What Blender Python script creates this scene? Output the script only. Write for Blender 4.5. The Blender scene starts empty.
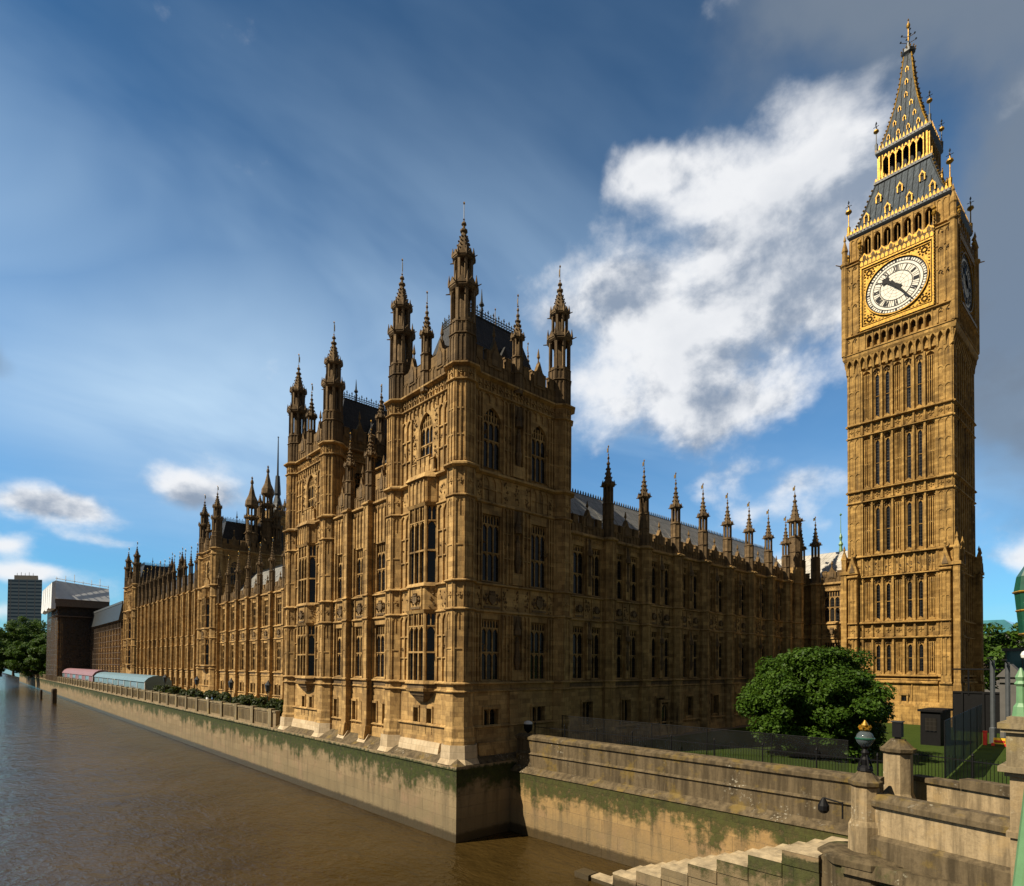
import bpy, math, random
import numpy as np
from mathutils import Vector, Matrix

R = math.radians
sin, cos, pi = math.sin, math.cos, math.pi
sc = bpy.context.scene
COL = sc.collection
# ------------------------------------------------------------------ camera
# x = west (away along the bridge), y = south (up river), z = up, river level z = 0
yaw, pit, rol = 0.729633, 0.019225, 0.0073547
Fv = Vector((sin(yaw) * cos(pit), cos(yaw) * cos(pit), sin(pit)))
Rv = Vector((cos(yaw), -sin(yaw), 0)); Uv = Rv.cross(Fv)
R2 = Rv * cos(rol) + Uv * sin(rol); U2 = -Rv * sin(rol) + Uv * cos(rol)
cd = bpy.data.cameras.new('camera'); cam = bpy.data.objects.new('camera', cd); COL.objects.link(cam)
mw = Matrix.Identity(4)
for i in range(3):
    mw[i][0], mw[i][1], mw[i][2] = R2[i], U2[i], -Fv[i]
mw[2][3] = 13.0
cam.matrix_world = mw
cd.sensor_width = 36; cd.sensor_fit = 'HORIZONTAL'; cd.lens = 600.3765 * 36 / 1024
cd.shift_x = (512 - 501.14) / 1024; cd.shift_y = (654.26 - 443) / 1024
cd.clip_start = 0.3; cd.clip_end = 12000
sc.camera = cam
# ------------------------------------------------------------------ light
SUN_EL, SUN_S = R(45), R(21)            # 21 degrees south of due east
tosun = Vector((-cos(SUN_EL) * cos(SUN_S), cos(SUN_EL) * sin(SUN_S), sin(SUN_EL)))
sl = bpy.data.lights.new('sun', 'SUN'); sun = bpy.data.objects.new('sun', sl); COL.objects.link(sun)
sl.energy = 5.0; sl.angle = R(0.5); sl.color = (1, 0.87, 0.66)
sun.rotation_euler = tosun.to_track_quat('Z', 'Y').to_euler(); sun.location = (-40, 30, 120)
world = bpy.data.worlds.new('World'); sc.world = world; world.use_nodes = True
sc.view_settings.view_transform = 'Standard'; sc.view_settings.look = 'None'
sc.view_settings.exposure = 0.5; sc.view_settings.gamma = 1.0
try: sc.view_settings.use_curve_mapping = False
except Exception: pass
SKY_STRENGTH = 0.058


class NT:
    """small node-building helper"""
    def __init__(s, tree): s.t = tree; s.n = tree.nodes; s.l = tree.links
    def new(s, typ, **kw):
        n = s.n.new(typ)
        for k, v in kw.items(): setattr(n, k, v)
        return n
    def link(s, a, b): s.l.new(a, b)
    def put(s, sock, v):
        if isinstance(v, bpy.types.NodeSocket): s.l.new(v, sock)
        else: sock.default_value = v
    def math(s, op, a, b=0.0, c=0.0, clamp=False):
        n = s.new('ShaderNodeMath', operation=op); n.use_clamp = clamp
        s.put(n.inputs[0], a); s.put(n.inputs[1], b)
        if op in ('MULTIPLY_ADD', 'SMOOTH_MIN', 'SMOOTH_MAX', 'WRAP'): s.put(n.inputs[2], c)
        return n.outputs[0]
    def ramp(s, fac, a, b, lo=0.0, hi=1.0, smooth=True):
        n = s.new('ShaderNodeMapRange', interpolation_type='SMOOTHSTEP' if smooth else 'LINEAR')
        s.put(n.inputs[0], fac); n.inputs[1].default_value = a; n.inputs[2].default_value = b
        n.inputs[3].default_value = lo; n.inputs[4].default_value = hi
        return n.outputs[0]
    def mix(s, fac, a, b, blend='MIX'):
        n = s.new('ShaderNodeMix', data_type='RGBA', blend_type=blend)
        s.put(n.inputs[0], fac)
        for k, v in ((6, a), (7, b)):
            if isinstance(v, tuple) and len(v) == 3: v = v + (1,)
            s.put(n.inputs[k], v)
        return n.outputs[2]
    def noise(s, vec, scale, detail=4, rough=0.55, dist=0.0):
        n = s.new('ShaderNodeTexNoise'); s.put(n.inputs['Vector'], vec)
        n.inputs['Scale'].default_value = scale; n.inputs['Detail'].default_value = detail
        n.inputs['Roughness'].default_value = rough; n.inputs['Distortion'].default_value = dist
        return n.outputs['Fac']
    def vmul(s, vec, v):
        n = s.new('ShaderNodeVectorMath', operation='MULTIPLY'); s.put(n.inputs[0], vec); n.inputs[1].default_value = v
        return n.outputs[0]
    def vadd(s, vec, v):
        n = s.new('ShaderNodeVectorMath', operation='ADD'); s.put(n.inputs[0], vec); s.put(n.inputs[1], v)
        return n.outputs[0]


def build_sky():
    t = NT(world.node_tree); t.n.clear()
    out = t.new('ShaderNodeOutputWorld'); bg = t.new('ShaderNodeBackground')
    sky = t.new('ShaderNodeTexSky', sky_type='NISHITA'); sky.sun_disc = False
    sky.sun_elevation = SUN_EL
    sky.sun_rotation = math.atan2(tosun.x, tosun.y)
    sky.air_density = 1.0; sky.dust_density = 0.6; sky.ozone_density = 2.2
    tc = t.new('ShaderNodeTexCoord'); D = tc.outputs['Generated']
    sep = t.new('ShaderNodeSeparateXYZ'); t.link(D, sep.inputs[0])
    x, y, z = sep.outputs
    az = t.math('MULTIPLY', t.math('ARCTAN2', x, y), 57.2958)
    el = t.math('MULTIPLY', t.math('ARCSINE', z), 57.2958)
    # project the direction on a cloud deck so the puffs flatten towards the horizon
    zz = t.math('MAXIMUM', t.math('ADD', z, 0.16), 0.05)
    cmb = t.new('ShaderNodeCombineXYZ')
    t.link(t.math('DIVIDE', x, zz), cmb.inputs[0]); t.link(t.math('DIVIDE', y, zz), cmb.inputs[1])
    t.put(cmb.inputs[2], t.math('MULTIPLY', z, 2.6))
    P = cmb.outputs[0]
    wn = t.new('ShaderNodeTexNoise'); t.link(D, wn.inputs['Vector']); wn.inputs['Scale'].default_value = 5.0; wn.inputs['Detail'].default_value = 4
    warp = t.vmul(t.vadd(wn.outputs['Color'], (-.5, -.5, -.5)), (13, 11, 0))
    sw = t.new('ShaderNodeSeparateXYZ'); t.link(warp, sw.inputs[0])
    azw = t.math('ADD', az, sw.outputs[0]); elw = t.math('ADD', el, sw.outputs[1])
    azs = t.math('MULTIPLY_ADD', sw.outputs[0], 0.3, az); els = t.math('MULTIPLY_ADD', sw.outputs[1], 0.3, el)

    def blobs(lst, A, E):
        tot = None
        for a0, e0, sa, se, amp in lst:
            u = t.math('DIVIDE', t.math('SUBTRACT', A, a0), sa); v = t.math('DIVIDE', t.math('SUBTRACT', E, e0), se)
            q = t.math('ADD', t.math('MULTIPLY', u, u), t.math('MULTIPLY', v, v))
            g = t.math('MULTIPLY', t.math('EXPONENT', t.math('MULTIPLY', q, -0.9)), amp)
            tot = g if tot is None else t.math('ADD', tot, g)
        return tot
    big = [(56.5, 27.5, 8.5, 6.0, 1.25), (51.5, 31.0, 5, 2.6, .6), (60.5, 41.0, 6.5, 2.6, .85), (66.0, 34.0, 7.0, 5.3, .95), (73.0, 36.5, 6.0, 6.0, .5), (55, 40, 4, 2.6, .8),
           (62.5, 21.0, 5, 3.0, 1.0), (67.0, 13.7, 5.2, 2.2, 1.1), (62, 16.5, 2.5, 1.2, .6), (85, 35.5, 3, 2.2, .8), (69, 30, 6, 5.5, .75), (70, 28, 5, 6, .5), (73, 25, 4, 5, .5),
           (120, 25, 20, 9, .5)]
    low = [(4.7, 11.8, 4.9, 1.3, 1.5), (2.1, 9.1, 2.0, 0.8, 1.1), (3.0, 7.0, 4.2, 0.9, 1.15), (14.4, 14.5, 3.9, 1.5, 1.5), (70, 9.0, 7, 1.3, .9),
           (84.5, 8.1, 3.4, 1.1, 1.1), (8.5, 10.0, 3.0, .6, .7), (1.0, 4.0, 3.0, .9, .8)]
    Q = t.vmul(D, (1, 1, 1.35))
    nz = t.noise(Q, 5.2, 10, 0.56, 0.15); nz2 = t.noise(t.vadd(Q, (-.035, .012, .042)), 5.2, 10, 0.56, 0.15)
    fine = t.noise(Q, 17.0, 8, 0.62, 0.2)
    base = t.math('ADD', blobs(big, azw, elw), blobs(low, azs, els))
    dens = t.math('ADD', base, t.math('MULTIPLY_ADD', t.math('SUBTRACT', nz, .5), 2.5, t.math('MULTIPLY', t.math('SUBTRACT', fine, .5), .7)))
    cov = t.ramp(dens, 0.36, 1.2)
    # self shading: density towards the sun against density here, thick parts go grey
    slope = t.math('SUBTRACT', nz, nz2)
    lit = t.ramp(slope, -0.16, 0.05)
    thick = t.ramp(dens, 0.8, 2.0)
    c1 = t.mix(lit, (3.3, 4.1, 5.4), (11.5, 11.6, 11.8))
    ccol = t.mix(t.math('MULTIPLY', thick, .28), c1, (4.6, 5.3, 6.4))
    # veil of high thin cloud
    st = t.noise(t.vmul(P, (0.8, 1.3, 1)), .9, 5, 0.55, 0.6)
    veil = t.math('MULTIPLY', t.ramp(st, .34, .78), t.ramp(el, 4, 24, .35, 1.0))
    veil = t.math('MULTIPLY', veil, t.ramp(el, 26, 46, .62, .16))
    # heavy grey bank high on the west side
    bank = blobs([(86, 24, 8, 12, 1.3), (78, 46, 15, 6.0, 1.2), (93, 33, 9, 12, .8), (0.0, 20.4, 3.6, 1.8, 1.25)], azw, elw)
    bank = t.ramp(t.math('MULTIPLY_ADD', t.math('SUBTRACT', nz, .5), 1.0, bank), .3, 1.05)
    skyc = t.mix(1.0, sky.outputs[0], (0.50, 1.05, 1.36), 'MULTIPLY')
    dim = t.ramp(el, 18, 50, 1.25, 0.72)
    sk = t.new('ShaderNodeVectorMath', operation='SCALE'); t.link(skyc, sk.inputs[0]); t.link(dim, sk.inputs[3])
    glow = blobs([(9, 19, 15, 6.5, .75), (20, 25, 12, 8, .6), (30, 14, 14, 7, .4), (70, 12, 16, 6, .4), (62, 30, 16, 10, .35)], azs, els)
    veil = t.math('MAXIMUM', veil, t.math('MULTIPLY', glow, t.ramp(st, .22, .62, .45, 1.0)))
    c = t.mix(t.math('MULTIPLY', veil, .9), sk.outputs[0], (6.6, 9.0, 11.4))
    c = t.mix(t.math('MULTIPLY', bank, .82), c, (2.5, 3.1, 3.9))
    cov = t.math('MULTIPLY', cov, t.math('SUBTRACT', 1.0, t.math('MULTIPLY', bank, .55)))
    c = t.mix(t.math('MULTIPLY', cov, .96), c, ccol)
    c = t.mix(t.math('MULTIPLY', t.ramp(t.math('SUBTRACT', bank, t.math('MULTIPLY', lit, .55)), .25, .8), .6), c, (2.2, 2.8, 3.7))
    # added dimming of the unseen north-east sky, cuts fill light on shaded walls
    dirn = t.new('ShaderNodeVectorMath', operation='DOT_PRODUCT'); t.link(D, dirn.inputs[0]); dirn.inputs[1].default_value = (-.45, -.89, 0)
    darkening = t.ramp(t.math('MULTIPLY_ADD', t.math('SUBTRACT', nz, .5), .5, dirn.outputs['Value']), -.35, .25)
    c = t.mix(t.math('MULTIPLY', darkening, .92), c, (1.4, 1.42, 1.45))
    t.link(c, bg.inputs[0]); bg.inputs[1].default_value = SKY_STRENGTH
    t.link(bg.outputs[0], out.inputs[0])


build_sky()


# ------------------------------------------------------------------ materials
def mat(name):
    m = bpy.data.materials.new(name); m.use_nodes = True
    t = NT(m.node_tree); b = t.n['Principled BSDF']
    return m, t, b


def plain(name, colr, rough=.6, metal=0.0, var=.25, vscale=2.0, bump=0.0, spec=.5):
    m, t, b = mat(name)
    g = t.new('ShaderNodeNewGeometry')
    n = t.noise(g.outputs['Position'], vscale, 5, .6)
    c = t.mix(t.ramp(n, .3, .7, 0, 1, False), tuple(v * (1 - var) for v in colr), tuple(min(1, v * (1 + var)) for v in colr))
    t.link(c, b.inputs['Base Color']); b.inputs['Roughness'].default_value = rough; b.inputs['Metallic'].default_value = metal
    b.inputs['Specular IOR Level'].default_value = spec
    if bump:
        bp = t.new('ShaderNodeBump'); bp.inputs['Strength'].default_value = .6; bp.inputs['Distance'].default_value = bump
        t.link(t.noise(g.outputs['Position'], vscale * 6, 4, .6), bp.inputs['Height']); t.link(bp.outputs[0], b.inputs['Normal'])
    return m


def stone(name, ca, cb, grime=(.10, .065, .035), gamt=.55, row=.38, wid=.95, mortar=.012, spec=.25):
    """ashlar: blocks of slightly different tone, soot blotches and rainwater streaks"""
    m, t, b = mat(name)
    g = t.new('ShaderNodeNewGeometry'); sp = t.new('ShaderNodeSeparateXYZ'); t.link(g.outputs['Position'], sp.inputs[0])
    cb_ = t.new('ShaderNodeCombineXYZ'); t.link(t.math('SUBTRACT', sp.outputs[0], sp.outputs[1]), cb_.inputs[0]); t.link(sp.outputs[2], cb_.inputs[1])
    br = t.new('ShaderNodeTexBrick'); t.link(cb_.outputs[0], br.inputs['Vector'])
    br.inputs['Scale'].default_value = 1.0; br.inputs['Brick Width'].default_value = wid; br.inputs['Row Height'].default_value = row
    br.inputs['Mortar Size'].default_value = mortar; br.inputs['Mortar Smooth'].default_value = .3; br.inputs['Bias'].default_value = 0
    br.inputs['Color1'].default_value = ca + (1,); br.inputs['Color2'].default_value = cb + (1,)
    br.inputs['Mortar'].default_value = tuple(v * .55 for v in ca) + (1,)
    P = g.outputs['Position']
    big = t.noise(P, .3, 5, .65); mid = t.noise(P, 1.3, 6, .65)
    streak = t.noise(t.vmul(P, (2.2, 2.2, .16)), 1.0, 5, .65)
    c = t.mix(t.ramp(mid, .35, .7, .0, .45, False), br.outputs['Color'], tuple(v * .55 for v in cb))
    gm = t.math('MULTIPLY', t.math('ADD', t.ramp(streak, .48, .72, 0, .75), t.ramp(big, .45, .7, 0, .6)), gamt, clamp=True)
    c = t.mix(gm, c, grime)
    pat = t.noise(t.vmul(P, (1, 1, .3)), 4.6, 6, .72)
    c = t.mix(t.math('MULTIPLY', t.ramp(pat, .5, .64), gamt * .45), c, tuple(v * 1.4 for v in grime))
    t.link(c, b.inputs['Base Color']); b.inputs['Roughness'].default_value = .88; b.inputs['Specular IOR Level'].default_value = spec
    bp = t.new('ShaderNodeBump'); bp.inputs['Strength'].default_value = .55; bp.inputs['Distance'].default_value = .03
    h = t.math('ADD', t.math('MULTIPLY', br.outputs['Fac'], -.8), t.noise(P, 6.0, 5, .7))
    t.link(h, bp.inputs['Height']); t.link(bp.outputs[0], b.inputs['Normal'])
    return m


def quay(name, top, alg=1.0, pale=(.27, .205, .115), pale2=(.20, .15, .082)):
    """river wall: big pale blocks, weed hanging below the ledge at height top, wet foot"""
    m, t, b = mat(name)
    g = t.new('ShaderNodeNewGeometry'); P = g.outputs['Position']
    sp = t.new('ShaderNodeSeparateXYZ'); t.link(P, sp.inputs[0]); z = sp.outputs[2]
    cv = t.new('ShaderNodeCombineXYZ'); t.link(t.math('ADD', sp.outputs[0], sp.outputs[1]), cv.inputs[0]); t.link(z, cv.inputs[1])
    br = t.new('ShaderNodeTexBrick'); t.link(cv.outputs[0], br.inputs['Vector']); br.inputs['Scale'].default_value = 1
    br.inputs['Brick Width'].default_value = 2.6; br.inputs['Row Height'].default_value = .85; br.inputs['Mortar Size'].default_value = .012; br.inputs['Mortar Smooth'].default_value = .6
    br.inputs['Color1'].default_value = pale + (1,); br.inputs['Color2'].default_value = pale2 + (1,); br.inputs['Mortar'].default_value = (.17, .125, .075, 1)
    n1 = t.noise(P, .42, 6, .62); n2 = t.noise(P, 2.4, 6, .7); st = t.noise(t.vmul(P, (1.6, 1.6, .14)), 1, 5, .65)
    c = t.mix(t.ramp(n2, .35, .75, 0, .6, False), br.outputs['Color'], (.20, .14, .08))
    c = t.mix(t.ramp(n1, .5, .72, 0, .45), c, (.33, .20, .13))
    c = t.mix(t.ramp(st, .46, .72, 0, .7), c, (.10, .075, .045))
    edge = t.math('ADD', t.math('MULTIPLY', t.math('SUBTRACT', n1, .5), 6.0), t.math('ADD', t.math('MULTIPLY', t.math('SUBTRACT', n2, .5), 2.6), t.math('MULTIPLY', t.math('SUBTRACT', st, .5), 1.8)))
    lowlim = t.math('ADD', z, edge)
    weed = t.math('MULTIPLY', t.ramp(lowlim, top - 2.3, top - .9), t.ramp(t.math('ADD', z, t.math('MULTIPLY', t.math('SUBTRACT', n2, .5), 1.2)), top + .15, top - .25))
    weed = t.math('MULTIPLY', weed, t.ramp(n2, .3, .5, .6, 1.0))
    weed = t.math('MAXIMUM', weed, t.math('MULTIPLY', t.ramp(t.math('ADD', z, t.math('MULTIPLY', t.math('SUBTRACT', n2, .5), 1.6)), top - 1.1, top - .7), t.ramp(t.math('ADD', z, t.math('MULTIPLY', t.math('SUBTRACT', n2, .5), .8)), top + .1, top - .1)))
    wc = t.mix(t.ramp(n2, .35, .65), (.008, .018, .002), (.034, .050, .007))
    c = t.mix(t.math('MULTIPLY', weed, .93 * alg), c, wc)
    tide = t.ramp(t.math('ADD', z, t.math('ADD', t.math('MULTIPLY', t.math('SUBTRACT', n2, .5), 1.2), t.math('MULTIPLY', t.math('SUBTRACT', n1, .5), 1.5))), 2.9, 1.4)
    c = t.mix(t.math('MULTIPLY', tide, .42), c, (.16, .13, .075))
    wet = t.ramp(t.math('ADD', z, t.math('MULTIPLY', t.math('SUBTRACT', n2, .5), .5)), .85, .55)
    c = t.mix(t.math('MULTIPLY', wet, .82), c, (.035, .026, .014))
    t.link(c, b.inputs['Base Color']); t.link(t.math('MULTIPLY_ADD', wet, -.5, .85), b.inputs['Roughness'])
    b.inputs['Specular IOR Level'].default_value = .3
    bp = t.new('ShaderNodeBump'); bp.inputs['Strength'].default_value = .7; bp.inputs['Distance'].default_value = .05
    t.link(t.math('ADD', t.math('MULTIPLY', br.outputs['Fac'], -.8), t.math('ADD', t.noise(P, 4, 6, .7), t.math('MULTIPLY', weed, n2))), bp.inputs['Height'])
    t.link(bp.outputs[0], b.inputs['Normal'])
    return m


def lichen(name, base, spot, spot2):
    """weathered parapet stone with lichen spots and ochre growth low down"""
    m, t, b = mat(name)
    g = t.new('ShaderNodeNewGeometry'); P = g.outputs['Position']
    n1 = t.noise(P, .8, 6, .65); n2 = t.noise(P, 5.5, 5, .7); st = t.noise(t.vmul(P, (2.5, 2.5, .25)), 1, 5, .65)
    vr = t.new('ShaderNodeTexVoronoi'); t.link(P, vr.inputs['Vector']); vr.inputs['Scale'].default_value = 5.5
    c = t.mix(t.ramp(st, .35, .68), base, tuple(v * .38 for v in base))
    c = t.mix(t.ramp(n2, .45, .7, 0, .6), c, tuple(v * .5 for v in base))
    c = t.mix(t.ramp(n1, .52, .66, 0, .55), c, spot2)
    sp_ = t.math('MULTIPLY', t.ramp(t.math('ADD', n2, t.math('MULTIPLY', vr.outputs['Distance'], -.25)), .44, .52), t.ramp(t.noise(P, .45, 4, .6), .55, .66))
    c = t.mix(t.math('MULTIPLY', sp_, .6), c, spot)
    t.link(c, b.inputs['Base Color']); b.inputs['Roughness'].default_value = .9; b.inputs['Specular IOR Level'].default_value = .2
    bp = t.new('ShaderNodeBump'); bp.inputs['Strength'].default_value = .7; bp.inputs['Distance'].default_value = .03
    t.link(n2, bp.inputs['Height']); t.link(bp.outputs[0], b.inputs['Normal'])
    return m


def leafmat(name, a, c2):
    m, t, b = mat(name)
    g = t.new('ShaderNodeNewGeometry')
    ob = t.noise(g.outputs['Position'], .6, 3, .5)
    rnd = g.outputs['Random Per Island']
    c = t.mix(t.math('MULTIPLY_ADD', rnd, .7, t.math('MULTIPLY', ob, .3)), a, c2)
    t.link(c, b.inputs['Base Color']); b.inputs['Roughness'].default_value = .55; b.inputs['Specular IOR Level'].default_value = .18
    tr = t.new('ShaderNodeBsdfTranslucent'); t.link(t.mix(.5, c, (.10, .16, .01)), tr.inputs[0])
    mx = t.new('ShaderNodeMixShader'); mx.inputs[0].default_value = .25
    t.link(b.outputs[0], mx.inputs[1]); t.link(tr.outputs[0], mx.inputs[2])
    t.link(mx.outputs[0], t.n['Material Output'].inputs[0])
    return m


def glassmat(name, col=(.006, .007, .009), rough=.06):
    """leaded panes, each set at a slightly different angle"""
    m, t, b = mat(name)
    g = t.new('ShaderNodeNewGeometry'); P = g.outputs['Position']
    sp = t.new('ShaderNodeSeparateXYZ'); t.link(P, sp.inputs[0])
    u = t.math('ADD', sp.outputs[0], sp.outputs[1])
    lead = t.math('MAXIMUM', t.ramp(t.math('PINGPONG', u, .16), .02, .008), t.ramp(t.math('PINGPONG', sp.outputs[2], .21), .02, .008))
    fl = t.new('ShaderNodeVectorMath', operation='FLOOR'); t.link(t.vmul(P, (.31, .31, .42)), fl.inputs[0])
    wn = t.new('ShaderNodeTexWhiteNoise'); t.link(fl.outputs[0], wn.inputs['Vector'])
    blind = t.ramp(wn.outputs['Value'], .8, .97, 0, .3)
    t.link(t.mix(lead, t.mix(blind, col, (.055, .046, .034)), (.02, .017, .014)), b.inputs['Base Color'])
    t.link(t.math('MULTIPLY_ADD', lead, .5, rough), b.inputs['Roughness'])
    bp = t.new('ShaderNodeBump'); bp.inputs['Strength'].default_value = .25; bp.inputs['Distance'].default_value = .05
    t.link(t.noise(P, 2.2, 2, .5), bp.inputs['Height']); t.link(bp.outputs[0], b.inputs['Normal'])
    return m


def slate(name, a, c2, row=.45, wid=.3, rough=.55, metal=0.):
    m, t, b = mat(name)
    g = t.new('ShaderNodeNewGeometry'); P = g.outputs['Position']
    sp = t.new('ShaderNodeSeparateXYZ'); t.link(P, sp.inputs[0])
    cv = t.new('ShaderNodeCombineXYZ'); t.link(t.math('ADD', sp.outputs[0], sp.outputs[1]), cv.inputs[0]); t.link(sp.outputs[2], cv.inputs[1])
    br = t.new('ShaderNodeTexBrick'); t.link(cv.outputs[0], br.inputs['Vector']); br.inputs['Scale'].default_value = 1
    br.inputs['Brick Width'].default_value = wid; br.inputs['Row Height'].default_value = row; br.inputs['Mortar Size'].default_value = .02
    br.inputs['Color1'].default_value = a + (1,); br.inputs['Color2'].default_value = c2 + (1,); br.inputs['Mortar'].default_value = tuple(v * .4 for v in a) + (1,)
    c = t.mix(t.ramp(t.noise(P, 1.2, 5, .6), .4, .7, 0, .5), br.outputs['Color'], tuple(v * .55 for v in a))
    t.link(c, b.inputs['Base Color']); b.inputs['Roughness'].default_value = rough; b.inputs['Metallic'].default_value = metal; b.inputs['Specular IOR Level'].default_value = .22
    bp = t.new('ShaderNodeBump'); bp.inputs['Strength'].default_value = .6; bp.inputs['Distance'].default_value = .03
    t.link(t.math('MULTIPLY', br.outputs['Fac'], -1), bp.inputs['Height']); t.link(bp.outputs[0], b.inputs['Normal'])
    return m


M = {}
M['stone'] = stone('honey_limestone', (.59, .38, .150), (.32, .195, .075), (.045, .03, .017), .75)
M['tower'] = stone('tower_limestone', (.55, .34, .108), (.31, .18, .052), (.045, .027, .013), .78)
M['plinth'] = stone('pale_plinth_stone', (.62, .50, .34), (.52, .40, .25), gamt=.35, row=.5, wid=1.3)
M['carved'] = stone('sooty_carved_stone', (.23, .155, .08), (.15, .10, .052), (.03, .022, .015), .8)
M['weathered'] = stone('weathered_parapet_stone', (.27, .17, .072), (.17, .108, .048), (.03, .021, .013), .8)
M['glass'] = glassmat('leaded_glass')
M['gold'] = plain('gilding', (.31, .17, .013), .5, .5, .65, 4.0)
M['iron'] = plain('dark_cast_iron', (.035, .04, .045), .5, .3, .3, 4)
M['slate'] = slate('dark_roof_plates', (.030, .032, .036), (.045, .046, .05))
M['lead'] = slate('grey_iron_roof_plates', (.20, .20, .19), (.27, .265, .25), row=.9, wid=.62, rough=.45)
M['palelead'] = slate('pale_iron_roof_plates', (.40, .38, .34), (.50, .47, .42), row=.9, wid=.7, rough=.5)
M['clockroof'] = slate('clock_tower_roof_plates', (.030, .044, .060), (.055, .075, .095), row=1.1, wid=.42, rough=.6)
M['black'] = plain('black_paint', (.006, .006, .007), .6, 0, .2, 3, 0, .18)
M['opal'] = plain('opal_glass', (.78, .74, .64), .6, 0, .06, 5, 0, .15)
M['dialblue'] = plain('dial_ironwork', (.012, .014, .022), .6, 0, .2, 3, 0, .2)
M['quay'] = quay('river_wall_stone', 5.4)
M['quay2'] = quay('garden_river_wall_stone', 4.9, .95, (.36, .235, .095), (.27, .17, .07))
M['tread'] = plain('worn_pale_tread', (.38, .30, .185), .85, 0, .45, 1.4, .03)
M['steps'] = quay('river_stair_stone', 4.3, .9, (.26, .19, .10), (.19, .14, .075))
M['lichen'] = lichen('lichen_parapet_stone', (.14, .105, .06), (.46, .42, .33), (.20, .135, .03))
M['pier'] = lichen('worn_pier_stone', (.38, .285, .165), (.66, .60, .46), (.36, .25, .12))
M['mossy'] = lichen('mossy_landing_stone', (.13, .098, .055), (.40, .38, .28), (.035, .055, .010))
M['terrace'] = lichen('terrace_parapet_stone', (.27, .215, .13), (.5, .45, .3), (.30, .22, .08))
M['bark'] = plain('bark', (.06, .045, .03), .9, 0, .4, 3, .03)
M['leaf'] = leafmat('catalpa_leaves', (.016, .046, .004), (.068, .130, .012))
M['leaf2'] = leafmat('plane_leaves', (.024, .062, .006), (.07, .13, .014))
M['hedge'] = leafmat('hedge_leaves', (.022, .032, .012), (.05, .06, .018))
M['greenpaint'] = plain('bridge_green_paint', (.10, .36, .17), .4, 0, .15, 3)
M['darkgreen'] = plain('dark_green_paint', (.012, .075, .045), .3, 0, .25, 3)
M['palegreen'] = plain('pale_green_paint', (.13, .27, .13), .5, 0, .12, 4)
M['white'] = plain('white_sheeting', (.72, .74, .76), .6, 0, .10, .6, .03)
M['whitepaint'] = plain('white_paint', (.78, .78, .76), .5, 0, .08, 3)
M['tentblue'] = plain('pale_blue_canvas', (.13, .21, .245), .5, 0, .12, .8)
M['tentdark'] = plain('tent_end_canvas', (.13, .20, .22), .6, 0, .2, .8)
M['tentpink'] = plain('pink_canvas', (.22, .11, .125), .6, 0, .15, .8)
M['clear'] = plain('clear_tent_window', (.18, .24, .28), .1, 0, .2, 1)
M['scaffold'] = plain('scaffold_steel', (.16, .12, .09), .5, .4, .3, 3)
M['millglass'] = None
M['pave'] = stone('terrace_paving', (.25, .20, .14), (.2, .16, .11), gamt=.3)
M['grey'] = plain('grey_metal', (.08, .09, .10), .5, .2, .15, 3)
M['red'] = plain('red_plastic', (.5, .03, .02), .5, 0, .1, 3)
M['yellow'] = plain('yellow_plastic', (.75, .45, .03), .5, 0, .1, 3)
M['skin'] = plain('skin', (.45, .28, .2), .6)
M['blue'] = plain('blue_cloth', (.10, .22, .42), .8)
M['darkcloth'] = plain('dark_cloth', (.03, .03, .04), .8)
M['brick'] = stone('brown_brick', (.16, .10, .07), (.12, .075, .05), row=.3, wid=.6)
M['teal'] = plain('teal_glass', (.05, .16, .19), .08, 0, .25, .4)
M['deadgrey'] = plain('grey_render', (.10, .095, .09), .8, 0, .15, 1)


def net(name, col, alpha, scale=0):
    m, t, b = mat(name)
    b.inputs['Base Color'].default_value = col + (1,); b.inputs['Roughness'].default_value = .7
    tr = t.new('ShaderNodeBsdfTransparent'); mx = t.new('ShaderNodeMixShader')
    g = t.new('ShaderNodeNewGeometry')
    t.link(t.ramp(t.noise(g.outputs['Position'], .8, 3), .3, .7, alpha - .08, alpha + .08), mx.inputs[0])
    t.link(tr.outputs[0], mx.inputs[1]); t.link(b.outputs[0], mx.inputs[2]); t.link(mx.outputs[0], t.n['Material Output'].inputs[0])
    return m


M['net'] = net('dark_security_mesh', (.002, .002, .002), .34)
M['greennet'] = net('green_security_mesh', (.003, .010, .008), .85)
M['scaffnet2'] = net('thin_scaffold_netting', (.06, .052, .045), .3)
M['scaffnet'] = net('brown_scaffold_netting', (.035, .031, .027), .85)


def globemat():
    m, t, b = mat('lamp_globe_glass')
    b.inputs['Base Color'].default_value = (.22, .27, .30, 1); b.inputs['Roughness'].default_value = .08
    tr = t.new('ShaderNodeBsdfTransparent'); mx = t.new('ShaderNodeMixShader'); mx.inputs[0].default_value = .3
    t.link(tr.outputs[0], mx.inputs[1]); t.link(b.outputs[0], mx.inputs[2]); t.link(mx.outputs[0], t.n['Material Output'].inputs[0])
    return m


M['globe'] = globemat()


def towerglass():
    m, t, b = mat('office_tower_facade')
    g = t.new('ShaderNodeNewGeometry'); sp = t.new('ShaderNodeSeparateXYZ'); t.link(g.outputs['Position'], sp.inputs[0])
    band = t.ramp(t.math('PINGPONG', sp.outputs[2], 2.0), .75, .95)
    mul = t.ramp(t.math('PINGPONG', t.math('ADD', sp.outputs[0], sp.outputs[1]), .9), .12, .08)
    c = t.mix(band, (.012, .028, .05), (.07, .10, .13)); c = t.mix(mul, c, (.06, .07, .085))
    t.link(c, b.inputs['Base Color']); b.inputs['Roughness'].default_value = .2
    return m


M['millglass'] = towerglass()


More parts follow.
